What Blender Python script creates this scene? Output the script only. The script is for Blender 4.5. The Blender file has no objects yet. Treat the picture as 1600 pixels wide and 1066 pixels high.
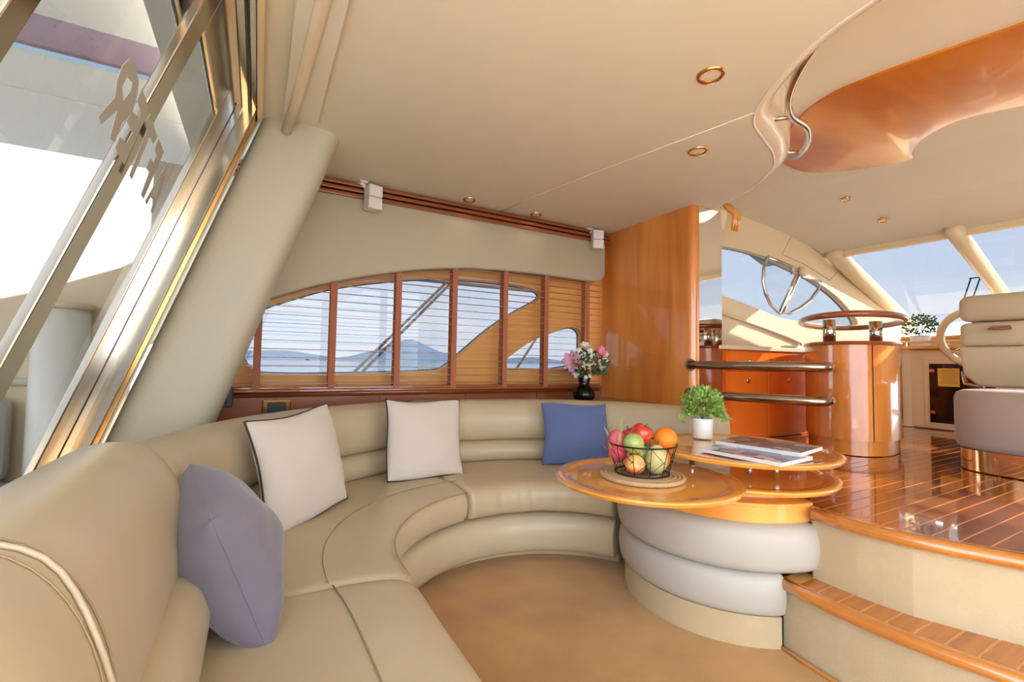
import bpy, bmesh, math, random
from mathutils import Vector, Matrix
random.seed(7)
PI = math.pi
S = bpy.context.scene
COL = S.collection

# ------------------------------------------------------------------ camera
# X = forward (bow), Y = port, Z = up; camera stands by the aft door looking to port
F_PX, YAW, PITCH, ROLL, EYE = 711.0, math.radians(29.2), math.radians(2.7), math.radians(1.0), 1.05
cam_d = bpy.data.cameras.new('camera'); cam = bpy.data.objects.new('camera', cam_d); COL.objects.link(cam)
fw = Vector((math.sin(YAW)*math.cos(PITCH), math.cos(YAW)*math.cos(PITCH), math.sin(PITCH)))
r0 = Vector((math.cos(YAW), -math.sin(YAW), 0)); u0 = r0.cross(fw)
rt = r0*math.cos(ROLL)+u0*math.sin(ROLL); up = u0*math.cos(ROLL)-r0*math.sin(ROLL)
M = Matrix((rt, up, -fw)).transposed().to_4x4(); M.translation = Vector((0, 0, EYE))
cam.matrix_world = M
cam_d.sensor_width = 36; cam_d.lens = F_PX/1600*36; cam_d.clip_start = .02; cam_d.clip_end = 5000
S.camera = cam

# ------------------------------------------------------------------ world, sun, exposure
S.view_settings.view_transform = 'Standard'; S.view_settings.look = 'None'
S.view_settings.exposure = 0.25; S.view_settings.gamma = 1; S.view_settings.use_curve_mapping = False
W = bpy.data.worlds.new('sky'); S.world = W; W.use_nodes = True
nt = W.node_tree; nt.nodes.clear()
wo = nt.nodes.new('ShaderNodeOutputWorld'); bg = nt.nodes.new('ShaderNodeBackground')
tc = nt.nodes.new('ShaderNodeTexCoord'); sp = nt.nodes.new('ShaderNodeSeparateXYZ')
rp = nt.nodes.new('ShaderNodeValToRGB')
rp.color_ramp.elements[0].position = 0.0; rp.color_ramp.elements[0].color = (.80, .87, .95, 1)
rp.color_ramp.elements[1].position = .7; rp.color_ramp.elements[1].color = (.52, .70, 1.0, 1)
nz = nt.nodes.new('ShaderNodeTexNoise'); nz.inputs['Scale'].default_value = 3.0; nz.inputs['Detail'].default_value = 6
cr = nt.nodes.new('ShaderNodeValToRGB'); cr.color_ramp.elements[0].position = .45; cr.color_ramp.elements[1].position = .75
mp = nt.nodes.new('ShaderNodeMapping'); mp.inputs['Scale'].default_value = (1, 1, 3)
mx = nt.nodes.new('ShaderNodeMix'); mx.data_type = 'RGBA'; mx.inputs['B'].default_value = (.97, .97, .98, 1)
L = nt.links.new
L(tc.outputs['Generated'], sp.inputs[0]); L(sp.outputs['Z'], rp.inputs[0])
L(tc.outputs['Generated'], mp.inputs[0]); L(mp.outputs[0], nz.inputs['Vector']); L(nz.outputs[0], cr.inputs[0])
L(rp.outputs[0], mx.inputs['A']); L(cr.outputs[0], mx.inputs['Factor']); L(mx.outputs['Result'], bg.inputs[0])
bg.inputs[1].default_value = 5.5
L(bg.outputs[0], wo.inputs[0])
sun_d = bpy.data.lights.new('sun', 'SUN'); sun = bpy.data.objects.new('sun', sun_d); COL.objects.link(sun)
sun_d.energy = 45; sun_d.angle = math.radians(.6); sun_d.color = (1, .95, .87)
sun.rotation_euler = Vector((.66, -.62, .42)).to_track_quat('Z', 'Y').to_euler()

# ------------------------------------------------------------------ materials
def rgb(r, g, b):
    f = lambda c: (c/255/12.92 if c <= 10.3 else ((c/255+.055)/1.055)**2.4)
    return (f(r), f(g), f(b), 1)
MATS = {}
def mat(name, col, rough=.5, metal=0, col2=None, scale=20, stretch=(1, 1, 1), bump=0, bscale=None, coat=0, trans=0, spec=None,
        emit=None, detail=4, lo=.35, hi=.65, sheen=0, dist=0, crough=.05, bstretch=None):
    m = bpy.data.materials.new(name); m.use_nodes = True; n = m.node_tree; b = n.nodes['Principled BSDF']
    b.inputs['Base Color'].default_value = col; b.inputs['Roughness'].default_value = rough; b.inputs['Metallic'].default_value = metal
    b.inputs['Coat Weight'].default_value = coat; b.inputs['Coat Roughness'].default_value = crough
    b.inputs['Transmission Weight'].default_value = trans
    if spec is not None: b.inputs['Specular IOR Level'].default_value = spec
    if sheen: b.inputs['Sheen Weight'].default_value = sheen
    def tex(sc, st):
        t = n.nodes.new('ShaderNodeTexCoord'); p = n.nodes.new('ShaderNodeMapping'); p.inputs['Scale'].default_value = st
        z = n.nodes.new('ShaderNodeTexNoise'); z.inputs['Scale'].default_value = sc; z.inputs['Detail'].default_value = detail
        z.inputs['Distortion'].default_value = dist
        n.links.new(t.outputs['Object'], p.inputs[0]); n.links.new(p.outputs[0], z.inputs['Vector']); return z
    if col2:
        z = tex(scale, stretch); r = n.nodes.new('ShaderNodeValToRGB')
        r.color_ramp.elements[0].position = lo; r.color_ramp.elements[1].position = hi
        r.color_ramp.elements[0].color = col; r.color_ramp.elements[1].color = col2
        n.links.new(z.outputs[0], r.inputs[0]); n.links.new(r.outputs[0], b.inputs['Base Color'])
    if bump:
        z = tex(bscale or scale, bstretch or stretch); u = n.nodes.new('ShaderNodeBump'); u.inputs['Strength'].default_value = bump
        u.inputs['Distance'].default_value = .01
        n.links.new(z.outputs[0], u.inputs['Height']); n.links.new(u.outputs[0], b.inputs['Normal'])
    if emit: b.inputs['Emission Color'].default_value = emit[0]; b.inputs['Emission Strength'].default_value = emit[1]
    MATS[name] = m; return m
def glass_mat(name, tint, refl=.06, gcol=(1, 1, 1, 1)):
    m = bpy.data.materials.new(name); m.use_nodes = True; n = m.node_tree; n.nodes.clear()
    o = n.nodes.new('ShaderNodeOutputMaterial'); t = n.nodes.new('ShaderNodeBsdfTransparent'); g = n.nodes.new('ShaderNodeBsdfGlossy')
    x = n.nodes.new('ShaderNodeMixShader'); x.inputs[0].default_value = refl
    t.inputs[0].default_value = tint; g.inputs['Roughness'].default_value = .01; g.inputs[0].default_value = gcol
    n.links.new(t.outputs[0], x.inputs[1]); n.links.new(g.outputs[0], x.inputs[2])
    n.links.new(x.outputs[0], o.inputs[0]); MATS[name] = m; return m

LEATHER = mat('leather_beige', rgb(196, 182, 152), .36, col2=rgb(188, 173, 142), scale=3, bump=.10, bscale=9, bstretch=(1, 1, 1), detail=6)
LEATHERW = mat('leather_ivory', rgb(186, 183, 173), .5, col2=rgb(180, 176, 165), scale=3, bump=.05, bscale=10)
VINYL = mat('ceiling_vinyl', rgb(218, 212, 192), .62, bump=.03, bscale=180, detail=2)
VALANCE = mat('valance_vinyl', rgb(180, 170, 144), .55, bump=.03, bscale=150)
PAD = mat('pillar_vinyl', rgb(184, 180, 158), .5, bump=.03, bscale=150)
CREAM = mat('cream_gelcoat', rgb(222, 202, 164), .38)
WHITEG = mat('white_gelcoat', rgb(226, 222, 212), .35)
FASCIA = mat('fascia_lacquer', rgb(222, 206, 176), .22, coat=.4)
CHERRY = mat('varnished_cherry', rgb(200, 116, 42), .28, col2=rgb(232, 152, 72), scale=5, stretch=(1, 1, .12), coat=1, detail=6, dist=.6)
CHERRYH = mat('varnished_cherry_horizontal', rgb(128, 62, 26), .34, col2=rgb(160, 84, 38), scale=6, stretch=(.12, 1, 1), coat=.8, detail=6, dist=.5)
TABLEW = mat('varnished_table_wood', rgb(230, 148, 56), .22, col2=rgb(246, 180, 88), scale=5, stretch=(.2, 1, 1), coat=1, crough=.02, detail=6)
CABW = mat('sunlit_varnished_wood', rgb(236, 108, 30), .2, col2=rgb(246, 126, 42), scale=4, stretch=(1, 1, .15), coat=1, crough=.03)  # bright orange carries the cabinet's sunlit glow in the colour itself
TEAK = mat('deck_plank_wood', rgb(140, 68, 16), .16, col2=rgb(172, 92, 28), scale=4, stretch=(.1, 3, 1), coat=1, crough=.03, detail=6)
STEPW = mat('step_plank_wood', rgb(170, 98, 30), .25, col2=rgb(196, 120, 44), scale=9, stretch=(.15, 3, 1), coat=.6, detail=6)
HOLLY = mat('light_inlay_wood', rgb(222, 160, 92), .3, coat=.4)
NOSE = mat('nosing_wood', rgb(190, 116, 48), .22, col2=rgb(216, 146, 76), scale=6, stretch=(1, .15, 1), coat=1)
CEILW = mat('ceiling_burl_wood', rgb(188, 104, 14), .2, col2=rgb(212, 130, 30), scale=2.2, stretch=(.4, 1.4, 1), coat=.35, crough=.03, spec=.3, detail=7, dist=1)
CARPET = mat('tan_carpet', rgb(204, 158, 92), .95, col2=rgb(186, 142, 80), scale=3.5, bump=.5, bscale=420, detail=5, sheen=.2)
CARPET2 = mat('riser_carpet', rgb(204, 184, 146), .95, col2=rgb(194, 173, 134), scale=4, bump=.4, bscale=400, sheen=.2)
STEEL = mat('polished_steel', rgb(214, 208, 198), .09, 1)
FRAME = mat('door_frame_steel', rgb(188, 178, 160), .16, 1)
STEELD = mat('brushed_steel_rail', rgb(178, 158, 138), .2, 1)
BRASS = mat('brass', rgb(226, 176, 110), .16, 1)
BLACK = mat('black_plastic', rgb(30, 28, 26), .4)
BLACKG = mat('black_gloss', rgb(12, 12, 12), .08, coat=.2, spec=.3)
WHITEP = mat('white_plastic', rgb(226, 222, 214), .4)
GREYF = mat('grey_fabric', rgb(114, 110, 124), .85, bump=.12, bscale=14, sheen=.3)
BLUEF = mat('blue_fabric', rgb(90, 108, 156), .85, bump=.1, bscale=14, sheen=.3)
WHITEF = mat('cream_fabric', rgb(206, 198, 186), .85, bump=.12, bscale=12, sheen=.2)
PIPE = mat('charcoal_piping', rgb(44, 46, 54), .7)
STITCH = mat('stitched_seam', rgb(162, 140, 106), .6)
SLATW = mat('blind_slat_wood', rgb(190, 116, 54), .4, col2=rgb(208, 134, 68), scale=6, stretch=(.1, 1, 1), coat=.2)
TAPE = mat('blind_tape', rgb(172, 106, 76), .8)
REVEAL = mat('sunlit_window_lining', rgb(238, 180, 100), .5)  # orange sunlight on the lining is put into its base colour
MIRROR = mat('mirror_glass', rgb(236, 234, 230), .015, 1)
FROST = mat('frosted_film', rgb(172, 172, 162), .7)
GUN = mat('taupe_upholstery', rgb(156, 136, 122), .8, bump=.06, bscale=120, sheen=.4)
PURPLE = mat('mauve_fabric', rgb(186, 160, 172), .8)
SHADE = mat('white_lining', rgb(242, 236, 222), .8, bump=.1, bscale=7)
POTM = mat('white_ceramic', rgb(234, 232, 228), .35)
LEAF = mat('leaf_green', rgb(118, 156, 62), .55, col2=rgb(164, 194, 104), scale=40)
LEAFD = mat('leaf_dark_green', rgb(70, 96, 48), .55, col2=rgb(104, 128, 76), scale=40)
SOIL = mat('soil', rgb(60, 44, 30), .95)
ROPE = mat('woven_jute', rgb(196, 168, 124), .9, bump=.6, bscale=120)
WIRE = mat('dark_wire', rgb(52, 46, 40), .4, .7)
SEA = mat('sea_water', rgb(96, 120, 140), .12, bump=.3, bscale=.6)
HILL = mat('distant_hill', rgb(100, 118, 140), .95, col2=rgb(88, 108, 128), scale=.02)  # distance haze is mixed into the blue-grey base colour
LAMP = mat('downlight_lens', rgb(214, 200, 172), .3, emit=((1, .86, .66, 1), .05))
YELLOW = mat('yellow_notice', rgb(224, 176, 70), .6)
INK = mat('notice_ink', rgb(120, 92, 40), .7)
PAGES = mat('paper_pages', rgb(224, 222, 222), .7)
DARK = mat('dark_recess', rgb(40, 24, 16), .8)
GLASS = glass_mat('clear_glass', (.94, .95, .94, 1), .07)
TINT = glass_mat('sky_dimming_glass', (.12, .125, .135, 1), .03)  # dark tint added to cut the strong sky seen through the panes
DOORG = glass_mat('door_glass', (.29, .29, .295, 1), .06)  # grey tint added to hold down sky and cockpit brightness

# ------------------------------------------------------------------ mesh helpers
def obj(name, verts, faces, m, parent=None, smooth=False, bevel=0, seg=2, sub=0, angle=None):
    me = bpy.data.meshes.new(name); me.from_pydata([tuple(v) for v in verts], [], faces)
    bm = bmesh.new(); bm.from_mesh(me); bmesh.ops.remove_doubles(bm, verts=bm.verts, dist=1e-5)
    bmesh.ops.recalc_face_normals(bm, faces=bm.faces); 
    if bevel:
        es = [e for e in bm.edges if len(e.link_faces) == 2 and e.calc_face_angle(0) > math.radians(angle or 35)]
        bmesh.ops.bevel(bm, geom=es, offset=bevel, segments=seg, profile=.5, affect='EDGES', clamp_overlap=True)
    bm.to_mesh(me); bm.free()
    if smooth: me.shade_smooth()
    if smooth and angle: me.set_sharp_from_angle(angle=math.radians(angle))
    me.materials.append(m)
    o = bpy.data.objects.new(name, me); COL.objects.link(o)
    if parent is not None: o.parent = parent
    if sub:
        s = o.modifiers.new('sub', 'SUBSURF'); s.levels = sub; s.render_levels = sub
    return o
def tag(o, label, cat, group=None):
    o['label'] = label; o['category'] = cat
    if group: o['group'] = group
    return o
def thing(name, label, cat, loc=(0, 0, 0), group=None):
    o = bpy.data.objects.new(name, None); COL.objects.link(o); o.location = loc; o.empty_display_size = .05
    return tag(o, label, cat, group)
def struct(o): o['kind'] = 'structure'; return o
def anchor(o, loc):
    """children built in world coordinates under an Empty at loc"""
    for c in o.children: c.location = c.location - Vector(loc)
class MB:
    def __init__(s): s.v = []; s.f = []
    def add(s, v, f): k = len(s.v); s.v += [tuple(p) for p in v]; s.f += [tuple(i+k for i in q) for q in f]; return s
    def box(s, a, b):
        x0, y0, z0 = a; x1, y1, z1 = b
        return s.add([(x0,y0,z0),(x1,y0,z0),(x1,y1,z0),(x0,y1,z0),(x0,y0,z1),(x1,y0,z1),(x1,y1,z1),(x0,y1,z1)],
                     [(3,2,1,0),(4,5,6,7),(0,1,5,4),(1,2,6,5),(2,3,7,6),(3,0,4,7)])
    def tube(s, pts, r, n=10, closed=False, cap=True):
        pts = [Vector(p) for p in pts]; k = len(pts); rr = r if isinstance(r, (list, tuple)) else [r]*k
        prev = None; V = []; Fc = []
        for i, p in enumerate(pts):
            a = pts[(i-1) % k] if (closed or i > 0) else p; b = pts[(i+1) % k] if (closed or i < k-1) else p
            t = (b-a).normalized()
            if prev is None: ref = Vector((0, 0, 1)) if abs(t.z) < .9 else Vector((1, 0, 0)); q = t.cross(ref).normalized()
            else: q = (prev - t*prev.dot(t)).normalized()
            prev = q; w = t.cross(q)
            V += [p + (q*math.cos(2*PI*j/n) + w*math.sin(2*PI*j/n))*rr[i] for j in range(n)]
        m = k if closed else k-1
        for i in range(m):
            for j in range(n):
                a0 = i*n+j; a1 = i*n+(j+1) % n; b0 = ((i+1) % k)*n+j; b1 = ((i+1) % k)*n+(j+1) % n
                Fc.append((a0, a1, b1, b0))
        if cap and not closed: Fc.append(tuple(range(n))); Fc.append(tuple((k-1)*n+j for j in range(n)))
        return s.add(V, Fc)
    def lathe(s, prof, c=(0, 0, 0), n=40, a0=0, a1=2*PI, sx=1, sy=1, rot=0):
        full = abs(a1-a0-2*PI) < 1e-6; m = n if full else n+1; V = []; Fc = []; k = len(prof)
        for i in range(m):
            a = a0+(a1-a0)*i/n
            for (r, z) in prof:
                x = r*math.cos(a)*sx; y = r*math.sin(a)*sy
                V.append((c[0]+x*math.cos(rot)-y*math.sin(rot), c[1]+x*math.sin(rot)+y*math.cos(rot), c[2]+z))
        for i in range(n):
            i2 = (i+1) % m
            for j in range(k-1): Fc.append((i*k+j, i2*k+j, i2*k+j+1, i*k+j+1))
        return s.add(V, Fc)
    def prism(s, poly, d, holes=()):
        """extrude a closed planar 3-D polygon by vector d"""
        d = Vector(d); P = [Vector(p) for p in poly]; n = len(P)
        return s.add(P+[p+d for p in P], [tuple(range(n))[::-1], tuple(range(n, 2*n))]+[(i, (i+1) % n, n+(i+1) % n, n+i) for i in range(n)])
    def loft(s, rings, closed=True, caps=True):
        k = len(rings[0]); V = [p for r in rings for p in r]; Fc = []
        for i in range(len(rings)-1):
            for j in range(k if closed else k-1): Fc.append((i*k+j, i*k+(j+1) % k, (i+1)*k+(j+1) % k, (i+1)*k+j))
        if caps and closed: Fc.append(tuple(range(k))[::-1]); Fc.append(tuple((len(rings)-1)*k+j for j in range(k)))
        return s.add(V, Fc)
    def build(s, name, m, parent=None, **kw): return obj(name, s.v, s.f, m, parent, **kw)
def chaikin(p, it=2, closed=True):
    for _ in range(it):
        q = []; n = len(p)
        for i in range(n if closed else n-1):
            a = Vector(p[i]); b = Vector(p[(i+1) % n]); q += [a*.75+b*.25, a*.25+b*.75]
        p = q if closed else [Vector(p[0])]+q+[Vector(p[-1])]
    return p
def cat(pts, n=8):
    P = [Vector(p) for p in pts]; P = [P[0]*2-P[1]]+P+[P[-1]*2-P[-2]]; out = []
    for i in range(1, len(P)-2):
        for j in range(n):
            t = j/n; a, b, c, d = P[i-1:i+3]
            out.append(.5*((2*b)+(c-a)*t+(2*a-5*b+4*c-d)*t*t+(3*b-a-3*c+d)*t**3))
    out.append(P[-2]); return out
def flat_with_holes(name, outer, holes, d, m, parent=None):
    """planar polygon with holes, given thickness d (vector)"""
    bm = bmesh.new(); d = Vector(d); es = []
    for loop in [outer]+list(holes):
        vs = [bm.verts.new(p) for p in loop]
        es += [bm.edges.new((vs[i], vs[(i+1) % len(vs)])) for i in range(len(vs))]
    r = bmesh.ops.triangle_fill(bm, use_beauty=True, edges=es)
    fs = [g for g in r['geom'] if isinstance(g, bmesh.types.BMFace)]
    ex = bmesh.ops.extrude_face_region(bm, geom=fs)
    bmesh.ops.translate(bm, verts=[g for g in ex['geom'] if isinstance(g, bmesh.types.BMVert)], vec=d)
    bmesh.ops.recalc_face_normals(bm, faces=bm.faces)
    me = bpy.data.meshes.new(name); bm.to_mesh(me); bm.free(); me.materials.append(m)
    o = bpy.data.objects.new(name, me); COL.objects.link(o)
    if parent is not None: o.parent = parent
    return o
def copy_tree(o, parent=None):
    c = o.copy(); COL.objects.link(c); c.parent = parent
    for ch in o.children: copy_tree(ch, c)
    return c
def lerp(a, b, t): return a+(b-a)*t
def interp(tab, y):
    for (y0, x0), (y1, x1) in zip(tab, tab[1:]):
        if y0 <= y <= y1: return lerp(x0, x1, (y-y0)/(y1-y0))
    return tab[0][1] if y < tab[0][0] else tab[-1][1]

# ================================================================== STRUCTURE
ZC, ZD, ZS = 2.15, .52, .26         # saloon ceiling, upper deck, lower step
DRUM = (1.95, 1.42)                 # axis of the fixed table drum
# lower step front edge and deck front edge, X as a function of Y
stepf = [(-3.2, 2.3), (-1.5, 2.12), (-.6, 1.98), (0, 1.86), (.25, 1.795), (.41, 1.755), (.58, 1.715), (.77, 1.70), (.99, 1.727), (1.1, 1.76)]
deckf = [(-3.2, 2.55), (-1.5, 2.36), (-.6, 2.24), (0, 2.12), (.25, 2.03), (.44, 1.955), (.56, 1.90), (.69, 1.85), (.81, 1.838), (.945, 1.845), (1.1, 1.87)]
def deck_start(y):
    if y < 1.03: return interp(deckf, y)
    if y < DRUM[1]+.02: return DRUM[0]+.01
    return 2.52
b = MB(); b.box((-.75, -3.2, -.06), (2.6, 3.0, 0)); struct(b.build('floor', CARPET))
struct(MB().box((-5, -4.5, -.5), (-.76, 4.2, -.08)).build('floor_cockpit', WHITEG))
# light strip where the carpet meets the step
# ---- lower step
def curve_pts(tab, y0, y1, n, off=0, z=0):
    return [Vector((interp(tab, lerp(y0, y1, i/n))+off, lerp(y0, y1, i/n), z)) for i in range(n+1)]
Y0, Y1 = -3.0, 1.03
step = thing('carpeted_step', 'low curved step with carpeted riser and wooden plank tread', 'step')
fr = curve_pts(stepf, Y0, Y1, 40); bk = curve_pts(deckf, Y0, Y1, 40, .07)
poly = [p+Vector((.03, 0, 0)) for p in fr]+bk[::-1]
MB().prism(poly, (0, 0, ZS-.035)).build('riser', CARPET2, step)
MB().prism([p+Vector((.02, 0, ZS-.034)) for p in fr]+[p+Vector((0, 0, ZS-.034)) for p in bk[::-1]], (0, 0, .0282)).build('inlay_base', HOLLY, step)
MB().tube([p+Vector((.014, 0, ZS-.018)) for p in fr], .021, 10).build('nosing', NOSE, step, smooth=True)
MB().prism([p+Vector((.0, 0, ZS-.006)) for p in fr]+[p+Vector((.045, 0, ZS-.006)) for p in fr[::-1]], (0, 0, .002)).build('front_border', NOSE, step)
MB().prism([p+Vector((-.035, 0, ZS-.006)) for p in bk]+[p+Vector((0, 0, ZS-.006)) for p in bk[::-1]], (0, 0, .002)).build('back_border', STEPW, step)
y = .97; w = .068
while y > -1.2:
    a, c = y, y-w+.007
    x0a, x0c = interp(stepf, a)+.048, interp(stepf, c)+.048; x1a, x1c = interp(deckf, a)+.033, interp(deckf, c)+.033
    MB().prism([(x0a, a, ZS-.006), (x1a, a, ZS-.006), (x1c, c, ZS-.006), (x0c, c, ZS-.006)], (0, 0, .0015)).build('plank', STEPW, step)
    y -= w
MB().tube([p+Vector((.012, 0, .006)) for p in fr], .008, 6).build('floor_trim', NOSE, step, smooth=True)
# ---- upper deck
deck = MB()
ys = [Y0+(3.0-Y0)*i/80 for i in range(81)]
fl = [Vector((deck_start(v)+.02, v, 0)) for v in ys]
deck.prism(fl+[Vector((8, 3.0, 0)), Vector((8, Y0, 0))], (0, 0, ZD-.03))
dk = struct(deck.build('floor_deck', CARPET2))
MB().prism([p+Vector((0, 0, ZD-.029)) for p in fl]+[Vector((6.6, 3.0, ZD-.029)), Vector((6.6, Y0, ZD-.029))], (0, 0, .0232)).build('inlay_base', HOLLY, dk)
ny = curve_pts(deckf, Y0, .96, 40)
MB().tube([p+Vector((.004, 0, ZD-.022)) for p in ny], .024, 10).build('deck_nosing', NOSE, dk, smooth=True)
MB().prism([p+Vector((0, 0, ZD-.006)) for p in ny]+[p+Vector((.05, 0, ZD-.006)) for p in ny[::-1]], (0, 0, .002)).build('deck_border', NOSE, dk)
y = 2.62; w = .062
while y > -2.4:
    a, c = y, y-w+.006
    xa, xc = deck_start(a)+.055, deck_start(c)+.055
    MB().prism([(xa, a, ZD-.006), (6.5, a, ZD-.006), (6.5, c, ZD-.006), (xc, c, ZD-.006)], (0, 0, .0015)).build('plank', TEAK, dk)
    y -= w

# ---- port wall of the saloon with blind window
wl = struct(MB().box((-.45, 3.0, -.06), (2.9, 3.1, .86)).build('wall_port', CHERRYH))
MB().tube([(-.5, 2.985, .845), (2.5, 2.985, .845)], .022, 10).build('sill_moulding', CHERRYH, wl, smooth=True)
MB().box((-.5, 2.93, .855), (2.5, 3.05, .872)).build('sill_board', CHERRYH, wl, bevel=.004)
MB().prism([(1.5, 2.925, .74), (1.65, 2.86, .74), (1.9, 2.73, .74), (2.2, 2.50, .74), (2.45, 2.16, .74), (2.54, 2.12, .74), (2.54, 2.99, .74), (1.5, 2.99, .74)], (0, 0, .035)).build('ledge', CHERRYH, wl)
xs = [lerp(-.5, 2.5, i/5) for i in range(6)]
for i in range(5):
    MB().box((xs[i]+.002, 2.992, .3), (xs[i+1]-.002, 3.0, .825)).build('panel', CHERRYH, wl)
main_win = [(-.10,1.10),(-.10,1.25),(-.03,1.33),(.12,1.40),(.41,1.52),(.82,1.61),(1.19,1.66),(1.61,1.67),(1.90,1.655),(2.0,1.62),(2.0,1.57),(1.79,1.46),(1.56,1.32),(1.3,1.1),(1.18,1.0),(1.11,.98),(.58,.96),(.07,.95),(-.04,.98)]
small_win = [(1.66,1.06),(1.91,1.23),(2.22,1.34),(2.33,1.365),(2.41,1.33),(2.42,1.25),(2.40,1.01),(1.70,.985),(1.62,1.0)]
mw = [Vector((p[0], 3.1, p[1])) for p in chaikin(main_win, 2)]; sw = [Vector((p[0], 3.1, p[1])) for p in chaikin(small_win, 2)]
w1 = struct(flat_with_holes('window_1', [Vector(p) for p in ((-.44, 3.1, .80), (2.9, 3.1, .80), (2.9, 3.1, 2.3), (.05, 3.1, 2.3), (-.30, 3.1, 1.35))], [mw, sw], (0, .07, 0), REVEAL))
MB().tube([p+Vector((0, .06, 0)) for p in mw], .012, 6, closed=True).build('window_gasket', WHITEG, w1, smooth=True)
MB().tube([p+Vector((0, .06, 0)) for p in sw], .012, 6, closed=True).build('window_gasket', WHITEG, w1, smooth=True)
MB().add([p+Vector((0, .05, 0)) for p in mw], [tuple(range(len(mw)))]).build('pane', TINT, w1)
MB().add([p+Vector((0, .05, 0)) for p in sw], [tuple(range(len(sw)))]).build('pane', TINT, w1)
# outside grab rails beyond the glass
rl = thing('side_deck_rail', 'white steel rail with sloping stays outside the blind window', 'rail', (1.2, 3.55, 0))
MB().tube([(-.4, 3.55, 1.70), (2.6, 3.55, 1.715)], .018, 8).build('top_rail', WHITEP, rl, smooth=True)
for x0, z0, x1, z1 in ((1.35, 1.705, .60, .92), (1.39, 1.705, .66, .92), (2.27, 1.32, 1.98, .92)):
    MB().tube([(x0, 3.55, z0), (x1, 3.55, z1)], .012, 8).build('stay', WHITEP, rl, smooth=True)
MB().tube([(-.4, 3.55, .92), (2.6, 3.55, .92)], .012, 8).build('foot_rail', WHITEP, rl, smooth=True)
for x in (.6, 1.98, 2.5): MB().tube([(x, 3.55, .2), (x, 3.55, .92)], .014, 8).build('stanchion', WHITEP, rl, smooth=True)
anchor(rl, rl.location)
struct(MB().box((-6, 3.18, -.3), (9, 3.7, .2)).build('floor_side_deck', WHITEG))
# valance
va = [(-.5, 1.1), (-.25, 1.24), (-.05, 1.335), (.11, 1.41), (.38, 1.515), (.77, 1.62), (1.12, 1.685), (1.46, 1.715), (1.85, 1.725), (2.21, 1.722)]
va = [Vector((x, 0, z)) for x, z in va]; va = cat(va, 4)+[Vector((2.40, 0, 1.722)), Vector((2.46, 0, 1.74)), Vector((2.495, 0, 1.78)), Vector((2.50, 0, 1.83)), Vector((2.50, 0, 2.06)), Vector((-.5, 0, 2.06))]
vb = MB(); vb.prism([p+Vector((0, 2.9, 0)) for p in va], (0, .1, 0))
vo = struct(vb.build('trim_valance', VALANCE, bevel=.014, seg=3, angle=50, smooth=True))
# louvred wooden cornice
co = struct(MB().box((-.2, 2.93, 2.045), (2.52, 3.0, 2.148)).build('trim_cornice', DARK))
for k in range(3):
    z = 2.047+k*.036
    MB().box((-.2, 2.875+.004*k, z), (2.52, 2.94, z+.023)).build('slat', CHERRYH, co, bevel=.005)
# upper wall behind cornice
struct(MB().box((-.6, 3.0, 1.6), (2.9, 3.1, 2.3)).build('wall_port_upper', VALANCE)) if False else None

# ---- venetian blind
bl = thing('venetian_blind', 'wooden venetian blind with brown tapes across the arched side window', 'blind', (1.2, 2.955, .88))
sl0 = None
for k in range(17):
    z = .905+k*.05
    x0 = -.42 if z < 1.45 else (-.1 if z < 1.6 else .3)
    m = MB(); m.add([(x0, 2.937, z-.0015), (x0, 2.937, z+.0015), (x0, 2.985, z+.0045), (x0, 2.985, z+.0015)]+[(2.49, 2.937, z-.0015), (2.49, 2.937, z+.0015), (2.49, 2.985, z+.0045), (2.49, 2.985, z+.0015)],
                    [(0,1,2,3),(7,6,5,4),(0,4,5,1),(1,5,6,2),(2,6,7,3),(3,7,4,0)])
    m.build('slat', SLATW, bl)
MB().box((-.42, 2.935, .872), (2.49, 2.99, .887)).build('bottom_rail', CHERRYH, bl, bevel=.003)
for x, zt in ((-.36, 1.2), (0.0, 1.42), (.395, 1.56), (.79, 1.66), (1.18, 1.73), (1.58, 1.76), (1.94, 1.76), (2.34, 1.76)):
    MB().box((x-.019, 2.930, .868), (x+.019, 2.9325, zt)).build('tape', TAPE, bl)
    MB().box((x-.019, 2.990, .868), (x+.019, 2.9925, zt)).build('back_tape', TAPE, bl)
anchor(bl, bl.location)

# ---- forward bulkhead locker (varnished wood) with rounded corner
cx = [(2.55, 3.0), (2.55, 2.12)]+[(2.60-.05*math.cos(a), 2.12-.05*math.sin(a)) for a in [PI/2*i/8 for i in range(1, 9)]]+[(2.84, 2.07), (2.84, 3.0)]
bh = struct(MB().prism([(x, yv, .0) for x, yv in cx], (0, 0, 2.149)).build('wall_forward', CHERRY, smooth=True, angle=30))
mi = tag(MB().box((2.602, 2.062, .54), (2.838, 2.069, 2.14)).build('mirror_panel', MIRROR), 'tall narrow mirror on the side of the wooden bulkhead', 'mirror')

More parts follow.
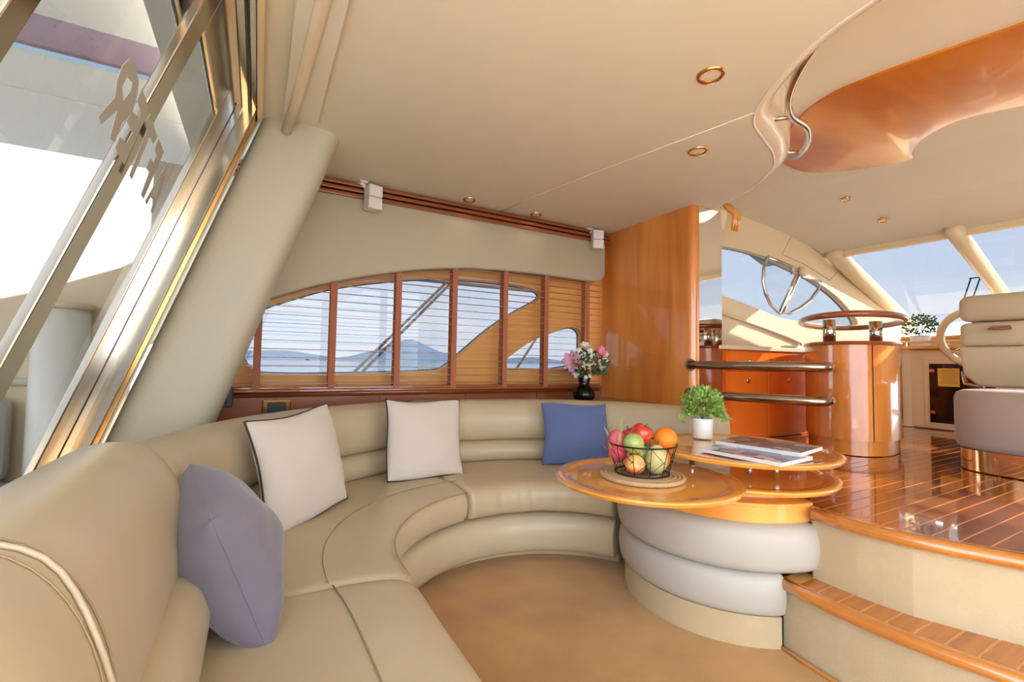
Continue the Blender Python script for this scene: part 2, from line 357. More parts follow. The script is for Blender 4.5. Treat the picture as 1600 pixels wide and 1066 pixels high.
# ---- saloon ceiling with S-shaped edge
sc = cat([(1.30, -3.2, 0), (1.42, -1.6, 0), (1.50, -.3, 0), (1.545, .4, 0), (1.565, .62, 0), (1.62, .84, 0), (1.76, 1.08, 0), (1.905, 1.22, 0), (2.10, 1.295, 0), (2.275, 1.355, 0), (2.46, 1.475, 0), (2.645, 1.75, 0), (2.74, 2.03, 0), (2.80, 2.3, 0), (2.86, 3.05, 0)], 8)
top = [Vector((p.x, p.y, ZC)) for p in sc]
ce = struct(MB().prism(top+[Vector((-.35, 3.05, ZC)), Vector((-.35, -3.2, ZC))], (0, 0, .05)).build('ceiling', VINYL))
MB().tube([p+Vector((.0, 0, .002)) for p in top], .006, 6).build('edge_welt', WHITEG, ce, smooth=True)
MB().tube([(1.50, 3.0, ZC+.001), (1.55, 2.6, ZC+.001), (1.66, 2.0, ZC+.001), (1.84, 1.17, ZC+.001)], .0045, 6).build('ceiling_seam', FASCIA, ce, smooth=True)
# fascia lofted upwards from the S edge
def nrm(i):
    a = sc[max(i-1, 0)]; c = sc[min(i+1, len(sc)-1)]; t = (c-a).normalized(); return Vector((t.y, -t.x, 0))
rings = []
for i, p in enumerate(sc):
    n = nrm(i); rings.append([Vector((p.x, p.y, ZC+.0))+n*o+Vector((0, 0, z)) for o, z in ((0, .0), (.02, .004), (.05, .02), (.07, .05), (.075, .12), (.075, .27), (0, .27), (0, .1))])
MB().loft(rings).build('fascia', FASCIA, ce, smooth=True, angle=60)
# wheelhouse ceiling
ZW = 2.42
wc = struct(MB().loft([[Vector((1.2, yv, ZW)), Vector((3.7, yv, ZW)), Vector((4.3, yv, 2.30)), Vector((4.78, yv, 2.135)), Vector((4.78, yv, 2.18)), Vector((4.3, yv, 2.36)), Vector((3.7, yv, ZW+.06)), Vector((1.2, yv, ZW+.06))] for yv in (2.95, 1.5, 0, -1.5, -2.95)]).build('ceiling_wheelhouse', VINYL))
MB().box((4.74, -2.3, 2.095), (4.80, 2.26, 2.15)).build('windscreen_header', CREAM, wc, bevel=.01)
# burl wood inlay on wheelhouse ceiling (outline in plan)
def scale_from_eye(p, z0, z1):
    k = (z1-EYE)/(z0-EYE); return (p[0]*k, p[1]*k)
wo_ = [(3.30,-1.0),(2.75,-.5),(2.47,.1),(2.40,.5),(2.33,.75),(2.28,1.03),(2.33,1.21),(2.46,1.38),(2.66,1.55),(2.87,1.62),(3.11,1.59),(3.29,1.42),(3.41,1.2),(3.29,1.14),(3.14,1.03),(3.07,.87),(3.12,.72),(3.19,.60),(3.3,.3),(3.6,-.1),(4.0,-.7)]
wo_ = [scale_from_eye(p, 2.33, ZW) for p in wo_]
wp = [Vector((p[0], p[1], ZW-.012)) for p in cat([(x, yv, 0) for x, yv in wo_], 5)]
iw = MB().prism([Vector((p.x, p.y, ZW-.012)) for p in wp], (0, 0, .0115)).build('ceiling_inlay', CEILW)
tag(iw, 'curved glossy brown wood inlay on the wheelhouse ceiling', 'ceiling panel')

# ---- downlights
def downlight(x, yv, z, r, label):
    d = thing('downlight', label, 'ceiling light', (x, yv, z), 'recessed downlights')
    MB().lathe([(r*.68, -.004), (r*.75, -.009), (r*.9, -.010), (r, -.004), (r, .0)], n=28).build('bezel', BRASS, d, smooth=True)
    MB().lathe([(.0005, -.004), (r*.4, -.006), (r*.70, -.003)], n=24).build('lens', LAMP, d, smooth=True)
    ld = bpy.data.lights.new('lamp', 'SPOT'); ld.energy = .5; ld.spot_size = math.radians(150); ld.spot_blend = 1; ld.shadow_soft_size = r*.7; ld.color = (1, .84, .62)
    lo = bpy.data.objects.new('lamp', ld); COL.objects.link(lo); lo.parent = d; lo.location = (0, 0, -.015)
    return d
downlight(1.455, 1.10, ZC, .052, 'largest round brass downlight, over the swing-out table')
downlight(1.93, 1.535, ZC, .050, 'brass downlight in the cream ceiling beside the S-shaped edge')
downlight(1.215, 2.80, ZC, .043, 'small brass downlight by the cornice nearer the first speaker')
downlight(1.76, 2.82, ZC, .043, 'small brass downlight by the cornice past the ceiling seam')
# ---- raked pillar, port aft
RK = .34
def raked(p, z): return Vector((p[0]-RK*(ZC-z), p[1], z))
pl = chaikin([(-.03, 2.31), (.12, 2.305), (.27, 2.31), (.315, 2.36), (.325, 2.45), (.31, 2.7), (.29, 2.93), (-.03, 2.93), (-.03, 2.6)], 2)
zz = [ZC-.0, 2.1, 1.8, 1.5, 1.2, .9, .6, .0]
MBp = MB(); MBp.loft([[raked(p, z)+Vector((0, 0, 0)) for p in [(max(q[0], -.03), q[1]) for q in pl]] for z in zz])
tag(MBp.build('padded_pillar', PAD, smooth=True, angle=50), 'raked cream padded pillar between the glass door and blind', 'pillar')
# ceiling curtain rod and door tracks
rod = thing('curtain_rod', 'slanted cream tube along the ceiling meeting the padded pillar', 'rod', (.1, 1.5, ZC-.02))
MB().tube([(.165, .2, ZC-.03), (.13, 1.45, ZC-.032), (.105, 2.0, ZC-.034), (.07, 2.40, ZC-.06)], .022, 12).build('tube', FASCIA, rod, smooth=True)
MB().box((.06, .2, ZC-.03), (.2, 2.2, ZC)).build('backing', VINYL, rod, bevel=.004)
anchor(rod, rod.location)

# ---- aft glass sliding doors in the raked plane
DX = -.12
def dp(yv, z, off=0): return Vector((DX+off-RK*(ZC-z), yv, z))
def raked_bar(yv0, yv1, z0, z1, o0, o1):
    return MB().loft([[dp(yv0, z, o0), dp(yv1, z, o0), dp(yv1, z, o1), dp(yv0, z, o1)] for z in (z0, z1)])
jm = struct(raked_bar(2.24, 2.40, 0, ZC, -.03, .085).build('door_1', FRAME, bevel=.004))
raked_bar(2.296, 2.306, 0, ZC, .078, .092).build('jamb_bead', BRASS, jm)
raked_bar(2.225, 2.26, 0, ZC, -.02, .035).build('jamb_channel', STEEL, jm)
raked_bar(2.216, 2.224, 0, ZC, -.02, .01).build('jamb_gap', BLACK, jm)
for o0, o1, m_, dz in ((-.04, -.02, STEEL, .03), (-.015, .02, CREAM, .022), (.025, .045, STEEL, .028), (.05, .055, BLACK, .028), (.06, .075, STEEL, .02), (.08, .10, CREAM, .03)):
    MB().box((DX+o0, -1.5, ZC-dz), (DX+o1, 2.32, ZC)).build('top_track', m_, jm)
def door_leaf(y0, y1, off, label, s0_, s1_):
    d = thing('glass_door', label, 'glass door', (DX-RK*ZC+off, (y0+y1)/2, .02), 'sliding glass doors at the aft end')
    zt, zb = ZC-.035, .02
    for a, c in ((y0, y0+s0_), (y1-s1_, y1)):
        raked_bar(a, c, zb, zt, off-.012, off+.012).build('stile', FRAME, d, bevel=.004)
    raked_bar(y0+s0_, y1-s1_, zt-.13, zt, off-.012, off+.012).build('top_rail', FRAME, d, bevel=.004)
    raked_bar(y0+s0_, y1-s1_, zb, zb+.1, off-.012, off+.012).build('bottom_rail', FRAME, d, bevel=.004)
    MB().add([dp(y0+s0_, zb+.1, off), dp(y1-s1_, zb+.1, off), dp(y1-s1_, zt-.13, off), dp(y0+s0_, zt-.13, off)], [(0, 1, 2, 3)]).build('pane', DOORG, d)
    anchor(d, d.location); return d
door_leaf(1.43, 2.215, 0, 'steel framed sliding glass door leaf against the padded pillar', .10, .18)
door_leaf(.96, 1.68, -.05, 'steel framed sliding glass door leaf with frosted ribbon shape', .06, .05)
door_leaf(.20, 1.10, -.10, 'steel framed sliding glass door leaf farthest from the padded pillar', .06, .05)
# frosted lettering on the glass (flat film)
G = lambda pts: [(130+x/3.95, 80+yv/3.95) for x, yv in pts]
def on_door(px, py, off=-.005):
    d = fw + rt*((px-800)/F_PX) + up*((533-py)/F_PX); n = Vector((1, 0, -RK)); p0 = Vector((DX+off, 0, ZC))
    t = (p0-Vector((0, 0, EYE))).dot(n)/d.dot(n); return Vector((0, 0, EYE))+d*t
let = thing('frosted_lettering', 'frosted film letters and ribbon emblem stuck on the glass doors', 'lettering', on_door(215, 200))
GL = [([(285,42),(240,85),(205,180),(190,285),(90,400),(105,450),(205,365),(160,535),(190,560),(235,440),(300,375),(325,285),(340,190),(315,80)], [(265,155),(235,220),(245,305),(290,240),(300,190)]),
      ([(360,222),(398,345),(395,380),(250,700),(195,595),(222,525),(262,570),(300,500),(265,425),(300,370),(340,415),(352,370),(330,300)], None),
      ([(385,430),(412,390),(455,530),(430,570),(408,520),(298,790),(283,765),(392,480)], None),
      ([(462,540),(495,620),(370,910),(355,885),(405,745),(385,720),(412,660),(430,690),(452,640),(440,610)], None),
      ([(518,688),(525,705),(425,1005),(415,985),(435,920),(412,900),(390,945),(380,925)], [(470,800),(425,870),(445,890)])]
nd = Vector((1, 0, -RK)).normalized()
for o_, h_ in GL:
    flat_with_holes('letter', [on_door(*p, off=.024) for p in G(o_)], [[on_door(*p, off=.024) for p in G(h_)]] if h_ else [], nd*.0015, FROST, let)
anchor(let, let.location)

# ================================================================== SOFA
SC = Vector((1.08, 1.46, 0))
def sp_pt(s, rho, z):
    if s < 0: return Vector((SC.x-rho, SC.y+s, z))
    th = PI-s; return Vector((SC.x+rho*math.cos(th), SC.y+rho*math.sin(th), z))
def smax(rho, s0, s1):
    s = s0
    while s < s1:
        p = sp_pt(s, rho, 0)
        if (p.x-DRUM[0])**2+(p.y-DRUM[1])**2 < .505**2: return s
        s += .01
    return s1
def strip(name, prof, s0, s1, m, parent, n=None, it=2, rnd=.03, puff=.0, seed=0):
    P = [Vector((r, z)) for r, z in chaikin([(a, c, 0) for a, c in prof], it) for r, z in [(r_z[0], r_z[1]) for r_z in [(r, z)]]] if False else [(q[0], q[1]) for q in chaikin([(a, c) for a, c in prof], it)]
    cxr = sum(p[0] for p in P)/len(P); czr = sum(p[1] for p in P)/len(P)
    L_ = abs(s1-s0); n = n or max(8, int(L_*22))
    tt = []; rd = rnd/L_
    ends = [(0, .80), (rd*.12, .90), (rd*.4, .965), (rd, 1)]
    for t, k in ends: tt.append((t, k))
    for i in range(1, n): 
        t = rd+(1-2*rd)*i/n; tt.append((t, 1))
    for t, k in ends[::-1]: tt.append((1-t, k))
    SE = [smax(r, s0, s1) for r, z in P]
    rg = random.Random(seed); ph = [rg.uniform(0, 6) for _ in range(4)]
    rings = []
    for t, k in tt:
        wv = 1+puff*(.4*math.sin(9*t+ph[0])+.25*math.sin(23*t+ph[1])+.2*math.sin(47*t+ph[2])*math.sin(6*t+ph[3])+.2*math.sin(83*t+ph[1])*max(0, math.sin(5*t+ph[0])))
        rings.append([sp_pt(lerp(s0, e_, t), cxr+(r-cxr)*k*wv, czr+(z-czr)*k*wv) for (r, z), e_ in zip(P, SE)])
    return MB().loft(rings).build(name, m, parent, smooth=True, angle=60)
D = math.radians
sofa = thing('curved_sofa', 'beige leather sofa curving around the saloon under the blind', 'sofa', (.7, 2.2, 0))
BASE = [(.72, .045), (.66, .05), (.635, .13), (.645, .21), (.69, .25), (.85, .25), (1.46, .25), (1.46, .045)]
strip('base', BASE, -1.35, D(162), LEATHER, sofa, n=60, rnd=.01)
strip('plinth', [(.76, 0), (.76, .045), (1.44, .045), (1.44, 0)], -1.35, D(160), CARPET2, sofa, n=50, it=0, rnd=.01)
SEAT = [(.70, .25), (.645, .27), (.63, .34), (.65, .405), (.76, .428), (1.0, .43), (1.22, .42), (1.27, .40), (1.27, .26), (1.2, .25)]
strip('seat_cushion', SEAT, -1.35, -.105, LEATHER, sofa, n=20, puff=.006)
strip('seat_cushion', SEAT, -.10, D(77.5), LEATHER, sofa, n=26, puff=.006, seed=1)
strip('seat_cushion', SEAT, D(78.5), D(162), LEATHER, sofa, n=90, puff=.022, seed=2)
LUM = [(1.27, .40), (1.20, .42), (1.185, .48), (1.215, .535), (1.30, .545), (1.44, .54), (1.44, .40)]
UPR = [(1.30, .53), (1.235, .55), (1.215, .62), (1.225, .72), (1.275, .79), (1.36, .805), (1.44, .78), (1.475, .70), (1.48, .52), (1.40, .51)]
strip('lumbar_roll', LUM, .0, D(79), LEATHER, sofa, n=26, puff=.01)
strip('lumbar_roll', LUM, D(79.6), D(168), LEATHER, sofa, n=40, puff=.02, seed=5)
strip('backrest', UPR, .0, D(79), LEATHER, sofa, n=26, puff=.006)
strip('backrest', UPR, D(79.6), D(168), LEATHER, sofa, n=40, puff=.008, seed=3)
NEAR = [(1.28, .44), (1.215, .52), (1.20, .64), (1.225, .76), (1.28, .845), (1.36, .87), (1.45, .83), (1.50, .70), (1.51, .30), (1.37, .30), (1.32, .40)]
strip('bolster', NEAR, -.985, -.07, LEATHER, sofa, n=18, rnd=.1)
strip('bolster', NEAR, -1.35, -.99, LEATHER, sofa, n=14, rnd=.05)
strip('lumbar_roll', [(1.22, .42), (1.155, .44), (1.14, .52), (1.18, .60), (1.26, .6), (1.31, .42)], -1.35, -.09, LEATHER, sofa, n=14)
# welts and stitching
def welt(name, fn, r, m): MB().tube(fn, r, 6).build(name, m, sofa, smooth=True)
welt('seat_seam', [sp_pt(s/20*D(84)-.09, .885-.10*(s/20)**2, .4305) for s in range(21)], .0018, STITCH)
welt('seat_seam', [sp_pt(-.11-1.2*s/14, .845+.03*math.exp(-s/2), .431) for s in range(15)], .0022, STITCH)
welt('seat_seam', [sp_pt(-.09+(D(77)+.09)*s/24, .652, .403) for s in range(25)], .002, STITCH)
nearp = [(q[0], q[1]) for q in chaikin(NEAR, 2)]
welt('bolster_welt', [sp_pt(-.79+.008*math.sin(i*.8), r-(.003 if r < 1.36 else -.002), z+.002) for i, (r, z) in enumerate(nearp[4:24])], .0035, LEATHER)
for dd in (-.018, .018):
    welt('stitch_line', [sp_pt(-.79+dd, r-(.0015 if r < 1.36 else -.001), z+.001) for r, z in nearp[4:24]], .0011, STITCH)
anchor(sofa, sofa.location)

# ================================================================== TABLE UNIT
tb = thing('tiered_table', 'round tiered wooden table on an ivory padded drum beside the steps', 'table', (DRUM[0], DRUM[1], 0))
A0, A1 = D(155), D(262)
def arc_band(prof, name, m, a0=A0, a1=A1, c=DRUM, n=40, **k):
    return MB().lathe(prof, (c[0], c[1], 0), n=n, a0=a0, a1=a1).build(name, m, tb, **k)
# plinth + padded bands cover the drum side that faces the saloon; the deck meets the rest
arc_band([(.40, 0), (.445, 0), (.445, .115), (.40, .115)], 'plinth', CARPET2, D(100), D(243))
bandp = lambda z0, z1, r: [(.40, z0)]+[(r-.035+.035*math.sin(PI*(t/12))**.35, lerp(z0, z1, t/12)) for t in range(13)]+[(.40, z1)]
def capped(prof, name, m, a0, a1, n=40):
    rings = []
    for i in range(n+1):
        a = lerp(a0, a1, i/n); e = min(i, n-i); k = {0: .985}.get(e, 1)
        zc = (prof[0][1]+prof[-1][1])/2
        rings.append([(DRUM[0]+(r*(k if r > .2 else 1))*math.cos(a), DRUM[1]+(r*(k if r > .2 else 1))*math.sin(a), zc+(z-zc)*(1 if e > 0 else .97)) for r, z in prof])
    return MB().loft(rings).build(name, m, tb, smooth=True, angle=50)
capped(bandp(.115, .275, .475), 'padded_band', LEATHERW, D(95), D(243.5))
capped(bandp(.278, .455, .485), 'padded_band', LEATHERW, D(95), D(261))
arc_band([(.33, .455), (.43, .455), (.43, .515), (.436, .518), (.436, .528), (.42, .532), (.33, .532)], 'drum_ring', TABLEW, D(92), D(263), n=48, smooth=True, angle=30)
arc_band([(.05, .532), (.36, .532), (.36, .56), (.05, .56)], 'upper_ring', TABLEW, 0, 2*PI, n=48, smooth=True, angle=30)
def plateau(cx_, cy_, z, r, name, th=.022):
    prof = [(.001, z-th), (r-.03, z-th), (r-.008, z-th*.8), (r, z-.006), (r-.003, z), (r-.01, z+.002), (r-.05, z+.002), (r-.058, z-.003), (r-.068, z-.003), (.001, z-.003)]
    return MB().lathe(prof, (cx_, cy_, 0), n=72).build(name, TABLEW, tb, smooth=True, angle=40)
plateau(1.415, 1.385, .592, .37, 'swing_plateau')
plateau(1.93, 1.33, .583, .395, 'lower_plateau')
plateau(1.95, 1.33, .682, .40, 'top_plateau')
for a in (20, 140, 260):
    MB().tube([(1.94+.2*math.cos(D(a)), 1.33+.2*math.sin(D(a)), .58), (1.94+.2*math.cos(D(a)), 1.33+.2*math.sin(D(a)), .665)], .012, 10).build('post', STEEL, tb, smooth=True)
anchor(tb, tb.location)
ZT, ZP = .6845, .589

# ---- magazines
def magazine(c, rot, z, w, h, label, cols):
    o = thing('magazine', label, 'magazine', (c[0], c[1], z))
    R_ = Matrix.Rotation(rot, 3, 'Z')
    def bx(name, x0, x1, y0, y1, z0, z1, m): return MB().box((x0, y0, z0), (x1, y1, z1)).build(name, m, o)
    bx('pages', -w/2, w/2-.001, -h/2+.001, h/2-.001, .0008, .0145, PAGES)
    bx('back_cover', -w/2, w/2, -h/2, h/2, 0, .0008, PAGES)
    cm = bpy.data.materials.new('printed_cover'); cm.use_nodes = True; n_ = cm.node_tree; bb = n_.nodes['Principled BSDF']; bb.inputs['Roughness'].default_value = .2
    v = n_.nodes.new('ShaderNodeTexVoronoi'); v.inputs['Scale'].default_value = 14; t_ = n_.nodes.new('ShaderNodeTexCoord'); rr_ = n_.nodes.new('ShaderNodeValToRGB')
    rr_.color_ramp.interpolation = 'CONSTANT'
    e = rr_.color_ramp.elements
    e[0].color = cols[0]; e[1].position = .35; e[1].color = cols[1]
    for i_, c_ in enumerate(cols[2:]): q = e.new(.55+.2*i_); q.color = c_
    sx_ = n_.nodes.new('ShaderNodeSeparateColor')
    n_.links.new(t_.outputs['Object'], v.inputs['Vector']); n_.links.new(v.outputs['Color'], sx_.inputs[0]); n_.links.new(sx_.outputs[0], rr_.inputs[0]); n_.links.new(rr_.outputs[0], bb.inputs['Base Color'])
    bx('cover', -w/2, w/2, -h/2, h/2, .0145, .0155, cm)
    o.rotation_euler.z = rot; return o
dirm = math.atan2(.981-1.321, 1.651-1.626)
magazine((1.80, 1.165), dirm, ZT, .34, .25, 'glossy magazine with pale pink and blue cover, lower of two', [rgb(110, 116, 140), rgb(196, 160, 166), rgb(86, 96, 128), rgb(206, 200, 204)])
magazine((1.965, 1.205), dirm+.10, ZT+.0157, .34, .25, 'glossy magazine with dark grey cover lying on the other magazine', [rgb(96, 96, 100), rgb(140, 138, 136), rgb(120, 102, 96), rgb(176, 172, 168)])

# ---- plants
def foliage(mb, c, R, n, size, seed, zs=1.0, droop=0):
    rg = random.Random(seed)
    for i in range(n):
        while True:
            p = Vector((rg.uniform(-1, 1), rg.uniform(-1, 1), rg.uniform(-.45, 1)))
            if p.length <= 1 and p.length > .25: break
        p = Vector((p.x*R, p.y*R, p.z*R*zs)); 
        d = (p.normalized()+Vector((rg.uniform(-.7, .7), rg.uniform(-.7, .7), rg.uniform(-.3, .8)))).normalized()
        s = d.cross(Vector((rg.uniform(-1, 1), rg.uniform(-1, 1), rg.uniform(-1, 1)))).normalized(); q = Vector(c)+p; L_ = size*rg.uniform(.7, 1.3)
        nn = d.cross(s)
        mb.add([q, q+d*L_*.5+s*L_*.32+nn*L_*.08, q+d*L_, q+d*L_*.5-s*L_*.32+nn*L_*.08], [(0, 1, 2), (0, 2, 3)])
def potted_plant(c, pr, ph, R, n, leaf, lm, label, seed, zs=1, dr=True):
    o = thing('potted_plant', label, 'plant', c)
    MB().lathe([(.001, 0), (pr*.86, 0), (pr*.9, .003), (pr, ph-.003), (pr-.002, ph), (pr*.9, ph), (pr*.88, ph-.012), (.001, ph-.012)], n=36).build('pot', POTM, o, smooth=True, angle=40)
    MB().lathe([(.001, ph-.008), (pr*.87, ph-.010)], n=20).build('soil', SOIL, o)
    rg = random.Random(seed); st = MB()
    for i in range(16):
        a = rg.uniform(0, 2*PI); k = rg.uniform(.3, .95)
        st.tube([(0, 0, ph-.01), (R*k*.5*math.cos(a), R*k*.5*math.sin(a), ph+R*.5), (R*k*math.cos(a), R*k*math.sin(a), ph+R*rg.uniform(.5, 1.3)*zs)], .0012, 4)
    st.build('stem', LEAFD, o)
    lf = MB(); foliage(lf, (0, 0, ph+R*.62*zs), R, n, leaf, seed, zs)
    if dr:
        for i in range(5):
            a = -.6+rg.uniform(-.5, .5) if i < 3 else 2.6+rg.uniform(-.4, .4)
            for j in range(12):
                t = j/11; q = (R*(.6+.8*t)*math.cos(a), R*(.6+.8*t)*math.sin(a), ph+R*(.35-.55*t*t))
                foliage(lf, q, R*.10, 2, leaf, seed+i*20+j)
    f = lf.build('foliage', lm, o); f['kind'] = 'stuff'
    return o
potted_plant((1.99, 1.56, ZT), .052, .10, .095, 800, .024, LEAF, 'bushy green plant in a white pot on the tiered table', 3, 1.0)

# ---- vase and bouquet
vz = .775; vc = (2.20, 2.79, vz)
vs = tag(MB().lathe([(.001, 0), (.072, 0), (.084, .02), (.086, .05), (.068, .085), (.044, .11), (.042, .135), (.052, .17), (.049, .172), (.036, .135), (.001, .13)], n=40).build('flower_vase', BLACKG, smooth=True), 'glossy black waisted vase on the wooden ledge by the bulkhead', 'vase')
vs.location = vc
bq = thing('flower_bouquet', 'artificial bouquet of pink peonies and cream roses in black vase', 'flowers', (vc[0], vc[1], vz+.13))
PINK = mat('petal_pink', rgb(214, 150, 176), .7, col2=rgb(228, 176, 194), scale=20)
ROSE = mat('petal_rose', rgb(228, 120, 140), .7, col2=rgb(240, 160, 166), scale=20)
BLUSH = mat('petal_blush', rgb(236, 188, 176), .7); CREAMP = mat('petal_cream', rgb(240, 226, 202), .7); WHT = mat('petal_white', rgb(236, 236, 230), .7)
STAM = mat('stamen', rgb(206, 140, 90), .8)
def flower(c, R, d, m, layers, seed, center=None, name='flower'):
    rg = random.Random(seed); d = Vector(d).normalized(); q = d.to_track_quat('Z', 'Y').to_matrix(); mb = MB()
    for l, (np_, op, sc_) in enumerate(layers):
        for k in range(np_):
            a = 2*PI*k/np_+l*.7+rg.uniform(-.15, .15); r = R*sc_; wd = 2.4*r/np_+r*.22
            V = []
            for i in range(4):
                t = i/3; rad = r*math.sin(op*t)/max(math.sin(op), .35)*t**.3 if op < 1.3 else r*t
                zz_ = r*(1-math.cos(op*t))*.0+r*math.cos(op)*t*.9-(r*.18*t*t if op > 1.1 else 0)
                for j in range(3):
                    sft = (j-1)*wd*.5*math.sin(PI*min(.15+t*.75, 1))
                    V.append(Vector((rad*math.cos(a)-sft*math.sin(a), rad*math.sin(a)+sft*math.cos(a), zz_+abs(j-1)*r*.08)))
            mb.add([Vector(c)+q@v for v in V], [(i*3+j, i*3+j+1, (i+1)*3+j+1, (i+1)*3+j) for i in range(3) for j in range(2)])
    f = mb.build(name, m, bq, smooth=True)
    if center: MB().lathe([(.001, R*.25), (R*.14, R*.2), (R*.2, R*.05), (.001, 0)], tuple(Vector(c)), n=10).build('stamen', STAM, f, smooth=True)
    return f
PEO = [(8, 1.45, 1), (8, 1.15, .92), (6, .8, .75)]; ROS = [(7, 1.1, 1), (6, .75, .85), (5, .45, .7), (4, .25, .5)]
vd = (-.55, -.8, .15); 
rr3 = Vector((.87, -.49, 0)); bc0 = Vector(vc)+Vector((0, 0, .27))
def bp(u, v, w=.0): return bc0+rr3*u+Vector((0, 0, v))+Vector((-.49, -.87, 0))*w
flower(bp(-.10, .02, .06), .085, (-.7, -.7, .1), PINK, PEO, 1, True)
flower(bp(.105, .09, .05), .055, (-.1, -.9, .4), ROSE, ROS, 2)
flower(bp(.0, .0, .10), .045, (-.4, -.9, .1), CREAMP, ROS, 3)
flower(bp(.07, .005, .09), .045, (-.3, -.9, .15), BLUSH, ROS, 4)
flower(bp(.0, .13, .02), .045, (-.3, -.6, .6), CREAMP, ROS, 5)
for i, (u, v, w_) in enumerate(((-.05, .10, .05), (-.02, .07, .08), (.03, .10, .06), (.15, .03, .03), (.14, -.03, .04), (-.07, -.08, .06), (.05, .06, .08), (.16, .08, .0), (.03, -.09, .07), (.0, -.10, .07))):
    flower(bp(u, v, w_), .028 if i < 8 else .018, (-.4+.3*math.sin(i), -.8, .3), WHT, [(6, 1.2, 1), (5, .8, .8), (4, .4, .6)], 10+i)
lm_ = MB(); foliage(lm_, bp(.02, -.02, .0), .15, 240, .05, 8, .75); lm_.build('leaves', LEAFD, bq)['kind'] = 'stuff'
st = MB()
for i in range(9): st.tube([Vector(vc)+Vector((0, 0, .14)), bp(-.1+.03*i, -.02, 0)], .003, 5)
st.build('stems', LEAFD, bq); anchor(bq, bq.location)

# ---- placemat, basket, fruit
BC = Vector((1.395, 1.385, ZP))
pmb = MB()
for k in range(9):
    r = .03+.0165*k
    pmb.tube([(r*math.cos(2*PI*i/48), r*math.sin(2*PI*i/48), .0097) for i in range(48)], .0085 if k < 8 else .0095, 6, closed=True)
pmb.lathe([(.001, .0125), (.03, .0125)], n=16)
pm = tag(pmb.build('placemat', ROPE, smooth=True), 'round woven jute placemat under the fruit basket', 'placemat'); pm.location = BC
bk_ = thing('fruit_basket', 'dark wire fruit basket on the jute placemat', 'basket', BC+Vector((0, 0, .0195)))
RB, RT_, HB = .106, .137, .12
rimr = lambda r, z, n=40: [(r*math.cos(2*PI*i/n), r*math.sin(2*PI*i/n), z) for i in range(n)]
MB().tube(rimr(RT_, HB), .0035, 8, closed=True).build('rim', WIRE, bk_, smooth=True)
MB().tube(rimr(RB, .0035), .0035, 8, closed=True).build('base_ring', WIRE, bk_, smooth=True)
g = MB()
for r in (.022, .045, .068): g.tube(rimr(r, .003, 28), .0014, 5, closed=True)
g.build('base_grid', WIRE, bk_)
NW = 12
for i in range(NW):
    a, c = 2*PI*i/NW, 2*PI*(i+1)/NW
    P0 = lambda an, t: Vector((lerp(RB, RT_, t)*math.cos(an), lerp(RB, RT_, t)*math.sin(an), lerp(.0035, HB, t)))
    MB().tube([P0(a, 0), P0(a, 1)], .0014, 5).build('upright', WIRE, bk_)
    MB().tube([P0(a, .08), P0(c, .55), ], .0011, 5).build('cross_wire', WIRE, bk_)
    MB().tube([P0(c, .45), P0(a, .98)], .0011, 5).build('cross_wire', WIRE, bk_)
def fruit(name, label, cat_, loc, r, m, prof=None, sx=1, tilt=(0, 0, 0), stem=None):
    o = thing(name, label, cat_, loc)
    prof = prof or [(math.sin(PI*i/14)*r, -math.cos(PI*i/14)*r*sx) for i in range(15)]
    prof = [(max(a, .0004), c) for a, c in prof]
    MB().lathe(prof, n=28).build('flesh', m, o, smooth=True)
    if stem: MB().tube([(0, 0, prof[-1][1]-.004), (.002, .001, prof[-1][1]+.006), (.005, .002, prof[-1][1]+.014)], .0016, 6).build('stem', stem, o)
    o.rotation_euler = tilt; o.scale = (FS, FS, FS); return o
apple = lambda r: [(r*math.sin(PI*t)*(1+.06*math.cos(2*PI*t)), -r*math.cos(PI*t)*.9+ (r*.22*math.exp(-((1-t)*9)**2)*-1) + r*.12*math.exp(-(t*9)**2)) for t in [i/18 for i in range(19)]]
ORANGE = mat('orange_peel', rgb(236, 136, 30), .45, bump=.25, bscale=500)
REDA = mat('red_apple_skin', rgb(190, 40, 34), .22, col2=rgb(222, 96, 60), scale=22, coat=.4)
GREENA = mat('green_apple_skin', rgb(158, 176, 92), .3, col2=rgb(176, 190, 116), scale=30, coat=.2)
PEARM = mat('pale_pear_skin', rgb(206, 200, 140), .4, col2=rgb(196, 190, 126), scale=60)
BLUSHA = mat('blush_apple_skin', rgb(238, 190, 112), .28, col2=rgb(214, 74, 46), scale=11, coat=.3, lo=.42, hi=.62)
DRAG = mat('dragonfruit_skin', rgb(204, 64, 92), .5, col2=rgb(222, 110, 122), scale=30); DRAGL = mat('dragonfruit_scale', rgb(176, 178, 112), .5)
STEMM = mat('fruit_stem', rgb(92, 70, 40), .8)
vr = rt.copy(); vr.z = 0; vr.normalize(); vf = Vector((fw.x, fw.y, 0)).normalized()
FS = 1.15
def bpos(u, d, z): return BC+Vector((0, 0, .024))+(vr*u+vf*d+Vector((0, 0, z)))*FS
fruit('blush_apple', 'yellow and red apple low in the front of the basket', 'apple', bpos(-.040, -.055, .036), .036, BLUSHA, apple(.036), stem=None, tilt=(1.2, .2, 0))
fruit('pear', 'pale green-yellow round pear in the front of the basket', 'pear', bpos(.039, -.042, .052), .04, PEARM, [(.0395*math.sin(PI*t)*(1-.12*t), -.052*math.cos(PI*t)) for t in [i/16 for i in range(17)]], stem=STEMM, tilt=(.15, -.1, .3))
fruit('orange', 'orange low in the basket beside the pear', 'orange', bpos(.074, .03, .040), .036, ORANGE, tilt=(.4, .3, 0))
fruit('orange', 'large orange on top, resting on the basket rim', 'orange', bpos(.082, -.005, .118), .0405, ORANGE, tilt=(.6, -.3, 0))
fruit('green_apple', 'smooth green apple on top in front of the dragon fruit', 'apple', bpos(-.042, -.045, .106), .0355, GREENA, tilt=(.5, .8, 0))
